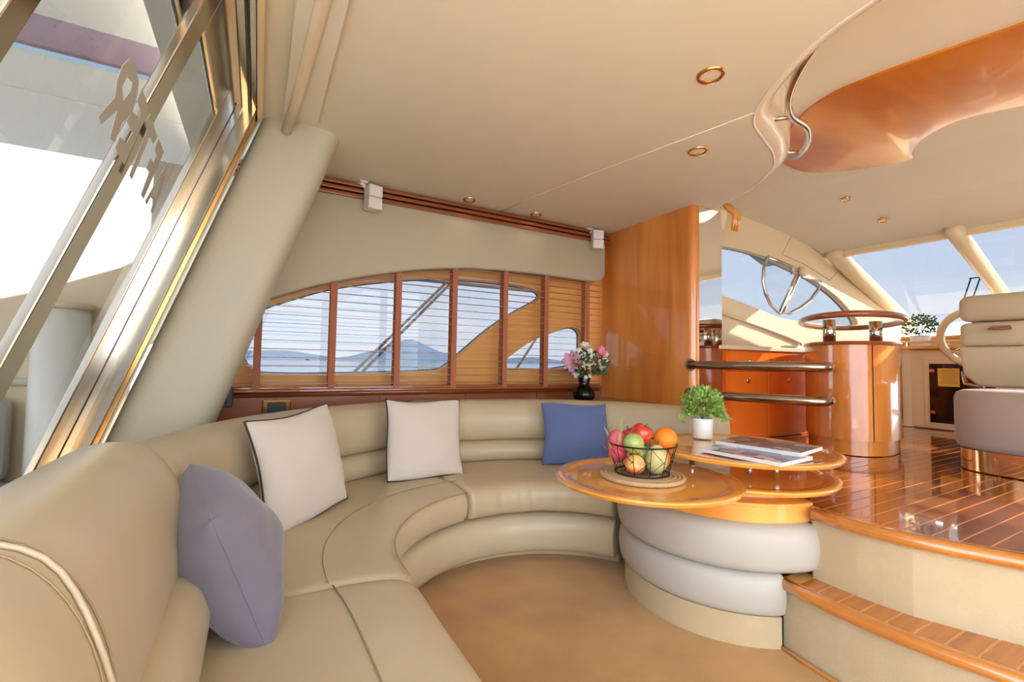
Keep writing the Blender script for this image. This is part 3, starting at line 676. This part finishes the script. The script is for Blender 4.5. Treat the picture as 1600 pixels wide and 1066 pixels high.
fruit('red_apple', 'shiny dark red apple topmost of the pile', 'apple', bpos(.002, .012, .132), .041, REDA, apple(.041), stem=STEMM, tilt=(.35, .3, 0))
fruit('red_apple', 'orange-red apple behind the topmost red apple', 'apple', bpos(-.02, .078, .112), .036, REDA, apple(.036), stem=STEMM, tilt=(-.3, -.3, 0))
fruit('green_apple', 'green apple peeking out between pear and red apple', 'apple', bpos(.0, .018, .060), .031, GREENA, tilt=(.2, .2, 0))
fruit('red_apple', 'red apple deep at the back of the basket', 'apple', bpos(.01, .082, .04), .034, REDA, apple(.036))
dg = fruit('dragon_fruit', 'pink dragon fruit with curling green scales leaning in basket', 'dragon fruit', bpos(-.084, .012, .085), .036, DRAG, sx=1.75, tilt=(.15, -.25, 0))
for i in range(11):
    a = i*2.4; h = -.03+.0085*i; rr_ = .036*math.sqrt(max(1-(h/.063)**2, .05)); L_ = .025+.004*i
    b0 = Vector((rr_*math.cos(a), rr_*math.sin(a), h)); o_ = Vector((math.cos(a), math.sin(a), 0)); tg = Vector((-math.sin(a), math.cos(a), 0))
    MB().add([b0-tg*.007, b0+tg*.007, b0+o_*.006+tg*.005+Vector((0, 0, L_*.5)), b0+o_*.006-tg*.005+Vector((0, 0, L_*.5)), b0+o_*.02+Vector((0, 0, L_))], [(0, 1, 2, 3), (3, 2, 4)]).build('scale', DRAGL if i > 3 else DRAG, dg, smooth=True)

# ---- cushions
def pillow(c, wdir, hdir, w, h, T, m, label, pipe=None, seed=0, seam=None, group=None):
    wd = Vector(wdir).normalized(); n_ = wd.cross(Vector(hdir)).normalized(); hd = n_.cross(wd).normalized()
    o = thing('throw_pillow', label, 'pillow', c); N = 26; V = []; Fc = []
    rg = random.Random(seed); ph = [rg.uniform(0, 6) for _ in range(6)]
    def outline(u, v):
        return (w/2*u*(1-.045*(1-v*v)**1.0)+.006*math.sin(3*v+ph[0])*abs(u), h/2*v*(1-.04*(1-u*u))+.006*math.sin(3*u+ph[1])*abs(v))
    for side in (1, -1):
        for i in range(N+1):
            for j in range(N+1):
                u = math.sin(PI/2*(2*i/N-1)); v = math.sin(PI/2*(2*j/N-1))
                x, y_ = outline(u, v); t = T/2*((1-u*u)**.42)*((1-v*v)**.42)
                t *= 1+.05*math.sin(5*u+ph[2]+3*v)+.04*math.sin(7*v+ph[3]-4*u)
                t -= .006*math.exp(-((abs(u)-.85)/.1)**2)*math.sin(22*v+ph[4])*(1-v*v)
                sag = -.05*h*(1-u*u)*(v-1)*0
                V.append(wd*x+hd*y_+n_*(side*t))
    k = (N+1)*(N+1)
    for s in (0, 1):
        for i in range(N):
            for j in range(N): q = s*k+i*(N+1)+j; Fc.append((q, q+1, q+N+2, q+N+1))
    obj('cover', V, Fc, m, o, smooth=True)
    ed = []
    for t in range(4*N):
        e, f = divmod(t, N); p = math.sin(PI/2*(2*f/N-1))
        u, v = [(p, -1), (1, p), (-p, 1), (-1, -p)][e]; x, y_ = outline(u, v); ed.append(wd*x+hd*y_)
    MB().tube(ed, .0045 if pipe else .002, 6, closed=True).build('piping' if pipe else 'edge_seam', pipe or m, o, smooth=True)
    return o
def radial(th): return Vector((math.cos(th), math.sin(th), 0))
def leaning(c_bottom, face, lean, w, h, T, m, label, roll=0, **k):
    """pillow standing on the seat: bottom-centre point, horizontal direction it faces, lean backwards"""
    f = Vector(face).normalized(); wd = Vector((-f.y, f.x, 0)); hd = Vector((0, 0, 1))*math.cos(lean)-f*math.sin(lean)
    R_ = Matrix.Rotation(roll, 3, wd.cross(hd)); wd = R_@wd; hd = R_@hd
    return pillow(Vector(c_bottom)+hd*h*.48, wd, hd, w, h, T, m, label, **k)
leaning((.215, 1.965, .435), (.62, -.72, 0), .24, .41, .42, .13, WHITEF, 'cream pillow with charcoal piping, closer to the grey pillow', pipe=PIPE, seed=1, roll=.08)
leaning((.81, 2.35, .435), (.08, -1, 0), .28, .43, .42, .13, WHITEF, 'cream pillow with dark piping leaning where two cushions meet', pipe=PIPE, seed=2, roll=-.04)
leaning((1.73, 2.26, .435), (-.46, -.89, 0), .26, .41, .38, .12, BLUEF, 'small blue square pillow near the tiered table', seed=3, roll=.0)
leaning((.005, 1.33, .44), (1, .16, 0), .36, .37, .345, .23, GREYF, 'large grey pillow resting against the sofa bolster', seed=4, roll=.12)

# ---- speakers on cornice
def speaker(x, label, yaw):
    o = thing('wall_speaker', label, 'speaker', (x, 2.84, 2.05), 'cornice speakers')
    MB().box((-.045, -.035, 0), (.045, .045, .074)).build('upper_box', WHITEP, o, bevel=.008)
    MB().box((-.045, -.035, -.076), (.045, .045, -.002)).build('lower_box', WHITEP, o, bevel=.008)
    MB().tube([(-.03, .03, .06), (-.06, .045, .085), (-.06, .05, .098)], .012, 8).build('bracket', WHITEP, o, smooth=True)
    MB().box((-.085, .01, .086), (-.03, .07, .098)).build('mount_plate', WHITEP, o, bevel=.003)
    o.rotation_euler.z = yaw; return o
speaker(.59, 'small white cube speaker on the cornice nearer the padded pillar', .25)
speaker(2.36, 'small white cube speaker on the cornice beside the wooden bulkhead', -.35)
# ---- outlet
ou = thing('wall_socket', 'brass framed double wall socket below the window sill', 'socket', (.11, 2.99, .765))
MB().box((-.075, -.012, -.045), (.075, 0, .045)).build('plate', BRASS, ou, bevel=.006)
MB().box((-.048, -.016, -.03), (.048, -.010, .03)).build('insert', BLACK, ou, bevel=.003)
for x in (-.06, .06): MB().box((x-.006, -.016, -.012), (x+.006, -.011, .012)).build('screw_tab', BRASS, ou)
hk = tag(MB().box((-.01, -.03, -.05), (.02, .02, .05)).build('latch', BLACK, bevel=.006), 'small black latch on the pillar edge above the sofa', 'latch')
hk.location = (-.115, 2.60, .86)

# ================================================================== STEEL RAILS
def handrail(z, label):
    o = thing('handrail', label, 'handrail', (2.56, 2.05, z), 'horizontal steel guard rails')
    P = [(2.546, 2.10, z), (2.60, 1.80, z), (2.70, 1.52, z), (2.745, 1.415, z)]
    pts = cat(P, 4)+[Vector((2.77, 1.385, z)), Vector((2.81, 1.375, z)), Vector((2.86, 1.39, z)), Vector((3.22, 1.56, z))]
    MB().tube(pts, .028, 16).build('rail', STEELD, o, smooth=True)
    fl_ = MB().lathe([(.001, 0), (.042, 0), (.042, .006), (.001, .006)], n=20).build('flange', STEELD, o)
    fl_.location = (2.549, 2.09, z); fl_.rotation_euler = (0, -PI/2, 0)
    anchor(o, o.location); return o
handrail(1.055, 'upper horizontal steel guard rail behind the tiered table')
handrail(.862, 'lower horizontal steel guard rail just behind the potted plant')
# S-shaped ceiling grab rail
gr = thing('grab_rail', 'S-shaped polished steel grab rail on the curved ceiling edge', 'grab rail', (2.0, 1.15, 2.2))
gp = cat([(1.70, .84, 2.22), (1.80, .97, 2.20), (1.93, 1.08, 2.19), (2.08, 1.15, 2.19), (2.24, 1.17, 2.19), (2.40, 1.25, 2.19), (2.52, 1.36, 2.20), (2.55, 1.42, 2.22)], 6)
MB().tube(gp, .015, 12).build('rail', STEEL, gr, smooth=True)
for a, c in (((2.08, 1.15, 2.19), (2.04, 1.27, 2.21)), ((2.50, 1.34, 2.20), (2.44, 1.42, 2.22)), ((1.74, .90, 2.21), (1.70, .95, 2.24))):
    MB().tube([a, c], .011, 10).build('standoff', STEEL, gr, smooth=True)
anchor(gr, gr.location)

# ================================================================== WHEELHOUSE
# tapered side walls (port and mirrored starboard) with arched window
TA, TBv = Vector((2.8, 2.72, 0)), Vector((6.0, 2.1, 0)); TD = (TBv-TA)
def tw(x, z, sgn=1, off=0):
    t = (x-TA.x)/TD.x; yv = TA.y+TD.y*t+off; return Vector((x, sgn*yv, z))
upper = [(2.86, 2.46), (3.9, 2.46), (4.07, 2.41), (4.38, 2.34), (4.7, 2.25), (4.94, 2.15), (5.2, 1.98), (5.55, 1.76), (5.98, 1.55)]
winlow = [(2.98, 2.06), (3.2, 2.10), (3.53, 2.11), (3.77, 2.10), (4.03, 2.065), (4.33, 1.98), (4.57, 1.915), (4.85, 1.79), (5.02, 1.68), (5.18, 1.54), (5.2, 1.47), (4.8, 1.47), (4.44, 1.485), (4.21, 1.50), (3.91, 1.585), (3.53, 1.68), (3.1, 1.76), (2.95, 1.85)]
for sgn, nm in ((1, 'wall_wheelhouse_port'), (-1, 'wall_wheelhouse_starboard')):
    out = [tw(x, z, sgn) for x, z in upper]+[tw(6.0, 1.3, sgn), tw(6.0, .4, sgn), tw(2.86, .4, sgn)]
    hole = [tw(q[0], q[1], sgn) for q in chaikin([(a, c) for a, c in winlow], 1)]
    wso = struct(flat_with_holes(nm, out, [hole], (0, sgn*.07, 0), CREAM))
    MB().add([p+Vector((0, sgn*.05, 0)) for p in hole], [tuple(range(len(hole)))]).build('pane', TINT, wso)
    if sgn > 0:
        hz = [(4.36, 2.31), (4.97, 2.03), (4.82, 1.90), (4.5, 2.03), (4.23, 2.10)]
        MB().tube([tw(x, z, 1, -.002) for x, z in hz], .003, 5, closed=True).build('hatch_seam', STITCH, wso)
        MB().tube([tw(x, z, 1, -.02) for x, z in ((2.95, 1.62), (3.5, 1.52), (4.0, 1.40), (4.3, 1.32), (4.42, 1.28), (4.45, 1.2))], .014, 8).build('side_ledge', CREAM, wso, smooth=True)
        for nm2, pts in (('port_light', [(4.05, 2.06), (4.33, 1.99), (4.34, 1.93), (4.40, 1.93), (4.18, 1.54), (4.08, 1.62), (4.02, 1.72), (3.99, 1.83), (4.0, 1.95)]), ('port_light', [(4.42, 1.92), (4.69, 1.87), (4.66, 1.80), (4.56, 1.69), (4.42, 1.60), (4.30, 1.55), (4.22, 1.55)])):
            f_ = MB().tube([tw(x, z, 1, -.01) for x, z in pts], .016, 8, closed=True).build(nm2, STEEL, wso, smooth=True)
            MB().add([tw(x, z, 1, .0) for x, z in pts], [tuple(range(len(pts)))]).build('pane', GLASS, f_)
        hk_ = MB().lathe([(.001, 0), (.05, 0), (.045, .03), (.001, .035)], n=18).build('hinge_knob', CREAM, wso, smooth=True)
        hk_.location = tw(4.44, 1.95, 1, -.02); hk_.rotation_euler = (PI/2, 0, 0)
# windscreen: two panes, centre mullions, A pillars
ws = struct(MB().box((5.3, -2.2, .40), (6.05, 2.2, .42)).build('window_2', CREAM))
def wsc(yv, t, off=0): return Vector((lerp(4.77, 6.0, t)+off, yv*lerp(1, .96, t), lerp(2.12, 1.52, t)))
for y0, y1 in ((2.24, 1.38), (1.38, -1.38), (-1.38, -2.24)):
    MB().add([wsc(y0, 0), wsc(y1, 0), wsc(y1, 1), wsc(y0, 1)], [(0, 1, 2, 3)]).build('pane', TINT, ws)
for yv in (1.38, -1.38):
    MB().tube([wsc(yv, t, -.02) for t in (-.06, .15, .4, .7, 1)], [.06, .058, .052, .05, .05], 14).build('mullion', CREAM, ws, smooth=True)
for yv in (2.24, -2.24):
    MB().tube([wsc(yv, t, 0) for t in (-.05, .25, .5, .75, 1.02)], .075, 12).build('pillar', CREAM, ws, smooth=True)
# wipers
wp_ = thing('windscreen_wiper', 'twin arm windscreen wiper standing behind the glass', 'wiper', (5.8, 1.6, 1.6))
for dy in (0, -.06):
    MB().tube([(5.45, 1.50+dy, 1.86), (5.9, 1.72+dy, 1.58)], .006, 6).build('arm', BLACK, wp_, smooth=True)
MB().tube([(5.45, 1.51, 1.86), (5.45, 1.43, 1.86)], .006, 6).build('blade', BLACK, wp_); anchor(wp_, wp_.location)
# foredeck outside so the lower pane sees boat, not void
struct(MB().prism([(6.02, 2.05, 1.0), (6.02, -2.05, 1.0), (12, -.5, 1.0), (12, .5, 1.0)], (0, 0, .35)).build('floor_foredeck', mat('dimmed_teak_deck', rgb(168, 150, 124), .7)))  # deck colour darkened to dim its reflection in the mirror

# console with fridge
cs = thing('helm_console', 'cream console with wooden top and smoked fridge door', 'console', (5.6, 1.7, ZD))
MB().box((5.32, 1.0, ZD), (5.98, 1.96, 1.235)).build('body', CREAM, cs, bevel=.02)
MB().lathe([(.001, ZD), (.10, ZD), (.10, 1.235), (.001, 1.235)], (5.40, 1.95, 0), n=24).build('corner_post', CREAM, cs, smooth=True, angle=40)
MB().box((5.24, 1.2, 1.235), (5.98, 2.02, 1.265)).build('top', TABLEW, cs, bevel=.01)
MB().box((5.3, -2.1, 1.22), (6.0, 1.2, 1.28)).build('dash_shelf', CREAM, cs, bevel=.01)
MB().box((5.6, .2, 1.265), (6.0, 2.08, 1.36)).build('dash_upstand', CREAM, cs, bevel=.02)
MB().box((5.575, .9, 1.345), (5.63, 2.06, 1.372)).build('dash_trim', TABLEW, cs, bevel=.006)
MB().tube([(5.27, 1.22, 1.30), (5.26, 1.7, 1.30), (5.28, 1.96, 1.30), (5.36, 2.0, 1.30), (5.6, 2.0, 1.30)], .01, 8).build('fiddle_rail', TABLEW, cs, smooth=True)
for yv in (1.3, 1.6, 1.9): MB().tube([(5.27, yv, 1.26), (5.27, yv, 1.3)], .007, 8).build('rail_post', STEEL, cs)
MB().box((5.305, 1.30, ZD+.04), (5.33, 1.79, 1.14)).build('fridge_frame', CREAM, cs, bevel=.004)
fd = MB().box((5.295, 1.33, ZD+.06), (5.306, 1.752, 1.105)).build('fridge_door', BLACKG, cs, bevel=.003)
MB().box((5.291, 1.715, 1.03), (5.296, 1.752, 1.055)).build('hinge', STEEL, fd); MB().box((5.291, 1.715, .66), (5.296, 1.752, .685)).build('hinge', STEEL, fd)
anchor(cs, cs.location)
nt_ = thing('paper_notice', 'yellow paper notice taped on the dark fridge door', 'notice', (5.289, 1.60, .98))
MB().box((5.2885, 1.545, .905), (5.2895, 1.69, 1.065)).build('sheet', YELLOW, nt_)
for k in range(9):
    ww = .055 if k % 3 else .045
    MB().box((5.288, 1.6175-ww, 1.045-.014*k), (5.2886, 1.6175+ww, 1.048-.014*k)).build('print_line', INK, nt_)
anchor(nt_, nt_.location)
potted_plant((5.36, 1.83, 1.266), .075, .10, .13, 500, .028, LEAFD, 'small plant in a white bowl on the wooden console top', 9, .9, False)
# steering wheel and instrument box
swl = thing('steering_wheel', 'cream rimmed steering wheel behind the helm seat', 'steering wheel', (4.98, 1.30, 1.30))
rim = [(0, .26*math.cos(2*PI*i/40), .26*math.sin(2*PI*i/40)) for i in range(40)]
MB().tube(rim, .028, 10, closed=True).build('rim', CREAM, swl, smooth=True)
for k in range(3):
    a = PI/2+2*PI*k/3; MB().tube([(0, 0, 0), (0, .25*math.cos(a), .25*math.sin(a))], .012, 8).build('spoke', STEEL, swl, smooth=True)
MB().tube([(-.01, 0, 0), (.2, 0, -.08)], .035, 12).build('hub', CREAM, swl, smooth=True)
swl.rotation_euler = (0, -.5, .1)
ib = thing('instrument_box', 'white angled instrument box on the dash beside wheel', 'instrument', (5.42, 1.42, 1.28))
MB().prism([(-.06, -.10, 0), (.10, -.10, 0), (.10, -.10, .10), (.0, -.10, .11)], (0, .20, 0)).build('housing', WHITEP, ib, bevel=.006)
MB().box((.0, -.09, .108), (.09, .09, .112)).build('lid', WHITEP, ib)

# galley cabinet
gc = thing('galley_cabinet', 'orange-red varnished galley cabinet with drawers behind the steel rails', 'cabinet', (3.6, 2.3, ZD))
MB().box((2.86, 2.07, ZD), (4.4, 2.28, 1.165)).build('body', CABW, gc)
for i in range(3):
    x0, x1 = 2.865+.50*i, 2.865+.50*(i+1)-.006
    dr_ = MB().box((x0, 2.05, 1.02), (x1, 2.07, 1.155)).build('drawer', CABW, gc, bevel=.003)
    MB().lathe([(.001, 0), (.012, 0), (.012, .01), (.017, .018), (.001, .022)], n=14).build('knob', STEEL, dr_, smooth=True)
    dr_.children[0].location = ((x0+x1)/2, 2.05, 1.09); dr_.children[0].rotation_euler = (PI/2, 0, 0)
    do_ = MB().box((x0, 2.05, ZD+.02), (x1, 2.07, 1.012)).build('door', CABW, gc, bevel=.003)
    MB().lathe([(.001, 0), (.02, 0), (.02, .006), (.001, .006)], n=14).build('lock', BRASS, do_, smooth=True)
    do_.children[0].location = ((x0+x1)/2, 2.05, .95); do_.children[0].rotation_euler = (PI/2, 0, 0)
anchor(gc, gc.location)
tag(MB().box((2.845, 2.03, 1.168), (4.42, 2.36, 1.20)).build('galley_worktop', CREAM, bevel=.006), 'cream worktop edge above the orange galley cabinet', 'worktop')
gt = thing('galley_tray', 'small white tray on the galley worktop', 'tray', (4.0, 2.2, 1.2005))
MB().box((-.12, -.06, 0), (.12, .06, .006)).build('base', WHITEP, gt); 
for a, c in (((-.12, -.06, .006), (.12, -.052, .03)), ((-.12, .052, .006), (.12, .06, .03)), ((-.12, -.052, .006), (-.112, .052, .03)), ((.112, -.052, .006), (.12, .052, .03))): MB().box(a, c).build('side', WHITEP, gt)
# overhead locker with curved wood trims
ol = thing('overhead_cornice', 'curved wooden louvre end with cream pad above the mirror', 'cornice', (3.25, 2.45, 2.3))
MB().loft([[Vector((x, 2.62, 2.40)), Vector((x, 2.40, 2.40)), Vector((x, 2.33, 2.30)), Vector((x, 2.36, 2.17)), Vector((x, 2.45, 2.12)), Vector((x, 2.6, 2.12))] for x in (2.86, 3.10, 3.30)]).build('pad', CREAM, ol, bevel=.02, seg=3)
for k in range(3):
    MB().tube([(3.33+.03*k, 2.56, 2.42), (3.37+.03*k, 2.42, 2.40), (3.39+.03*k, 2.34, 2.30), (3.38+.03*k, 2.36, 2.17)], [.016, .02, .02, .008], 8).build('louvre', TABLEW, ol, smooth=True)
anchor(ol, ol.location)
for x, yv, z in ((3.95, 1.78, 2.365), (4.4, 1.72, 2.26)):
    d = downlight(x, yv, z, .035, 'small downlight in the wheelhouse ceiling, %s' % ('nearer the wood inlay' if x < 4.2 else 'nearer the windscreen'))
    d.rotation_euler = (0, .2, 0)

# bar cabinet + raised glass top
ba = D(24); bcx = (3.62, 1.62)
bcab = thing('bar_cabinet', 'oval varnished wooden bar cabinet on the upper deck', 'cabinet', (bcx[0], bcx[1], ZD))
def oval(prof, name, m, p, **k): return MB().lathe(prof, (bcx[0], bcx[1], 0), n=64, sx=.50, sy=.27, rot=ba).build(name, m, p, **k)
oval([(.001, ZD), (.94, ZD), (.94, ZD+.09), (.001, ZD+.09)], 'kick_base', CHERRY, bcab, smooth=True, angle=40)
oval([(.001, ZD+.09), (1, ZD+.09), (1, 1.195), (.001, 1.195)], 'body', CHERRY, bcab, smooth=True, angle=40)
oval([(.001, 1.195), (1.02, 1.195), (1.035, 1.205), (1.02, 1.218), (.001, 1.218)], 'top', CHERRYH, bcab, smooth=True, angle=50)
for ang in (203, 285):
    a = D(ang); x, y_ = .501*math.cos(a), .271*math.sin(a); px, py = bcx[0]+x*math.cos(ba)-y_*math.sin(ba), bcx[1]+x*math.sin(ba)+y_*math.cos(ba)
    MB().tube([(px, py, ZD+.09), (px, py, 1.195)], .003, 5).build('panel_seam', DARK, bcab)
anchor(bcab, bcab.location)
gtop = thing('glass_bar_top', 'raised oval glass bar top with wooden rim on steel posts', 'bar top', (bcx[0], bcx[1], 1.218))
el = [(.60*math.cos(2*PI*i/64), .29*math.sin(2*PI*i/64)) for i in range(64)]
el = [(bcx[0]+.0+x*math.cos(ba)-yv*math.sin(ba), bcx[1]+x*math.sin(ba)+yv*math.cos(ba)) for x, yv in el]
MB().tube([(x, yv, 1.375) for x, yv in el], .020, 10, closed=True).build('rim', CHERRYH, gtop, smooth=True)
MB().prism([(x, yv, 1.370) for x, yv in el], (0, 0, .008)).build('glass', GLASS, gtop)
for px, py in ((3.30, 1.60), (3.62, 1.47)):
    MB().tube([(px, py, 1.218), (px, py, 1.368)], .036, 16).build('post', STEEL, gtop, smooth=True)
anchor(gtop, gtop.location)

# helm seat (seen from behind) and taupe stool
hs = thing('helm_chair', 'cream leather helm seat with headrest roll and wooden armrest', 'chair', (4.15, .72, ZD))
def rbox(a, c, name, m, p, bv): return MB().box(a, c).build(name, m, p, bevel=bv, seg=4, smooth=True)
rbox((3.95, .42, 1.36), (4.14, 1.16, 1.53), 'headrest', LEATHER, hs, .05)
rbox((3.95, .44, 1.20), (4.12, 1.155, 1.355), 'upper_back', LEATHER, hs, .035)
MB().loft([[Vector((3.92, .46, 1.20)), Vector((3.92, 1.15, 1.20)), Vector((4.10, 1.15, 1.20)), Vector((4.10, .46, 1.20))], [Vector((3.92, .50, 1.02)), Vector((3.92, 1.13, 1.02)), Vector((4.12, 1.13, 1.02)), Vector((4.12, .50, 1.02))], [Vector((3.92, .55, .95)), Vector((3.92, 1.06, .95)), Vector((4.12, 1.06, .95)), Vector((4.12, .55, .95))]]).build('lower_back', LEATHER, hs, bevel=.02, seg=3, smooth=True)
rbox((4.1, .48, .95), (4.55, 1.12, 1.10), 'seat', LEATHER, hs, .04)
MB().tube([(4.05, 1.165, 1.04), (4.03, 1.15, .965), (4.0, 1.06, .945)], .014, 8).build('side_hinge', STEELD, hs, smooth=True)
MB().loft([[Vector((x, yv-.06*w_, z)), Vector((x, yv+.06*w_, z)), Vector((x, yv+.05*w_, z+.035*w_)), Vector((x, yv-.05*w_, z+.035*w_))] for x, yv, z, w_ in ((3.86, .98, 1.30, .3), (3.95, .96, 1.30, .8), (4.2, .92, 1.305, 1), (4.45, .92, 1.30, .9))]).build('armrest', CHERRYH, hs, bevel=.006, smooth=True)
MB().tube([(4.25, .75, ZD), (4.25, .75, .95)], .07, 18).build('pedestal', STEEL, hs, smooth=True)
anchor(hs, hs.location)
so_ = thing('upholstered_stool', 'rounded taupe upholstered seat on a polished wooden base', 'seat', (3.62, .70, ZD))
RR = lambda r0, z: [Vector((3.62+x, .70+yv, z)) for x, yv in [(r0*math.copysign(abs(math.cos(a))**.6, math.cos(a)), r0*math.copysign(abs(math.sin(a))**.6, math.sin(a))) for a in [2*PI*i/48 for i in range(48)]]]
MB().loft([RR(.30, .63), RR(.335, .64), RR(.345, .67), RR(.345, .90), RR(.335, .93), RR(.31, .945), RR(.2, .95)]).build('cushion', GUN, so_, smooth=True, angle=60)
MB().loft([RR(.325, ZD+.001), RR(.325, .63)]).build('base', mat('polished_base', rgb(208, 150, 92), .08, .75, coat=1), so_, smooth=True, angle=50)
anchor(so_, so_.location)

# ================================================================== COCKPIT AND OUTSIDE
ov = thing('cockpit_overhang', 'white lined cockpit overhang with mauve fabric band outside doors', 'overhang', (-2, 2.4, 2.35))
MB().box((-4.5, .4, 2.36), (-.355, 2.38, 2.42)).build('lining', SHADE, ov)
MB().loft([[Vector((x, 2.38, 2.36)), Vector((x, 2.56, 2.33)), Vector((x, 2.56, 2.40)), Vector((x, 2.38, 2.42))] for x in (-4.5, -.355)]).build('mauve_band', PURPLE, ov)
MB().box((-4.5, 2.56, 2.315), (-.355, 2.60, 2.36)).build('steel_track', STEEL, ov)
for y0, y1, z0, z1 in ((2.60, 2.86, 2.33, 2.26), (2.865, 3.25, 2.255, 2.12)):
    MB().loft([[Vector((x, y0, z0)), Vector((x, y1, z1)), Vector((x, y1, z1+.06)), Vector((x, y0, z0+.06))] for x in (-4.5, -.355)]).build('panel', SHADE, ov)
anchor(ov, ov.location)
bw = thing('cockpit_coaming', 'cream moulded coaming sloping along the cockpit side outside doors', 'coaming', (-1.5, 3.0, 0))
MB().prism([(-.56, 2.95, 0), (-.56, 2.95, 1.55), (-.62, 2.95, 1.50), (-.95, 2.95, 1.34), (-1.6, 2.95, 1.10), (-4.5, 2.95, 1.0), (-4.5, 2.95, 0)], (0, .2, 0)).build('side_wall', CREAM, bw, bevel=.03)
MB().tube([(-.57, 2.94, .92), (-4.4, 2.94, .92)], .018, 8).build('rub_rail', WHITEG, bw, smooth=True)
MB().tube([(-.80, 2.88, .0), (-.80, 2.88, 1.26)], .10, 16).build('post', WHITEG, bw, smooth=True)
MB().tube([(-.80, 2.88, 1.262), (-.80, 2.88, 1.29)], .11, 16).build('post_cap', CREAM, bw, smooth=True)
MB().box((-4.4, 2.60, 0), (-.95, 2.94, .48)).build('bench', WHITEG, bw, bevel=.03)
MB().box((-4.4, 2.78, .48), (-.95, 2.94, .86)).build('bench_back', LEATHERW, bw, bevel=.05)
MB().box((-4.4, 2.585, .46), (-.95, 2.62, .50)).build('bench_trim', STEEL, bw)
anchor(bw, bw.location)
ct = thing('cockpit_table', 'dark wooden cockpit table end outside the glass doors', 'table', (-1.6, 1.5, -.08))
MB().box((-2.2, 1.15, .62), (-1.15, 1.9, .66)).build('top', CHERRYH, ct, bevel=.01); MB().tube([(-1.65, 1.5, -.08), (-1.65, 1.5, .62)], .05, 12).build('pedestal', STEEL, ct); anchor(ct, ct.location)
# sea, hills
struct(MB().box((-2500, -2500, -3.0), (2500, 2500, -2.2)).build('floor_sea', SEA))
def hill(pts, Yd, dpt, label):
    n = len(pts); V = []
    for k, s in ((0, 0), (.6, .25), (1, .5), (.6, .75), (0, 1)):
        V.append([Vector((x, Yd+dpt*s, -3+(h+3)*k)) for x, h in pts])
    tag(MB().loft(V, closed=False).build('distant_hill', HILL, smooth=True), label, 'hill')
rg = random.Random(4)
def ridge(x0, x1, pk, n=40):
    out = []
    for i in range(n+1):
        x = lerp(x0, x1, i/n); h = sum(hh*math.exp(-((x-xx)/ww)**2) for xx, hh, ww in pk); out.append((x, h+rg.uniform(-.6, .6)+2))
    return out
hill(ridge(-300, 1200, [(60, 22, 120), (-120, 16, 90), (520, 18, 160), (900, 20, 150)]), 1300, 300, 'low blue-grey hill range on the horizon beyond the sea')
hill(ridge(100, 700, [(330, 38, 60), (400, 20, 110), (240, 14, 60)]), 1050, 160, 'blue-grey peaked island hill on the horizon seen through the blind')
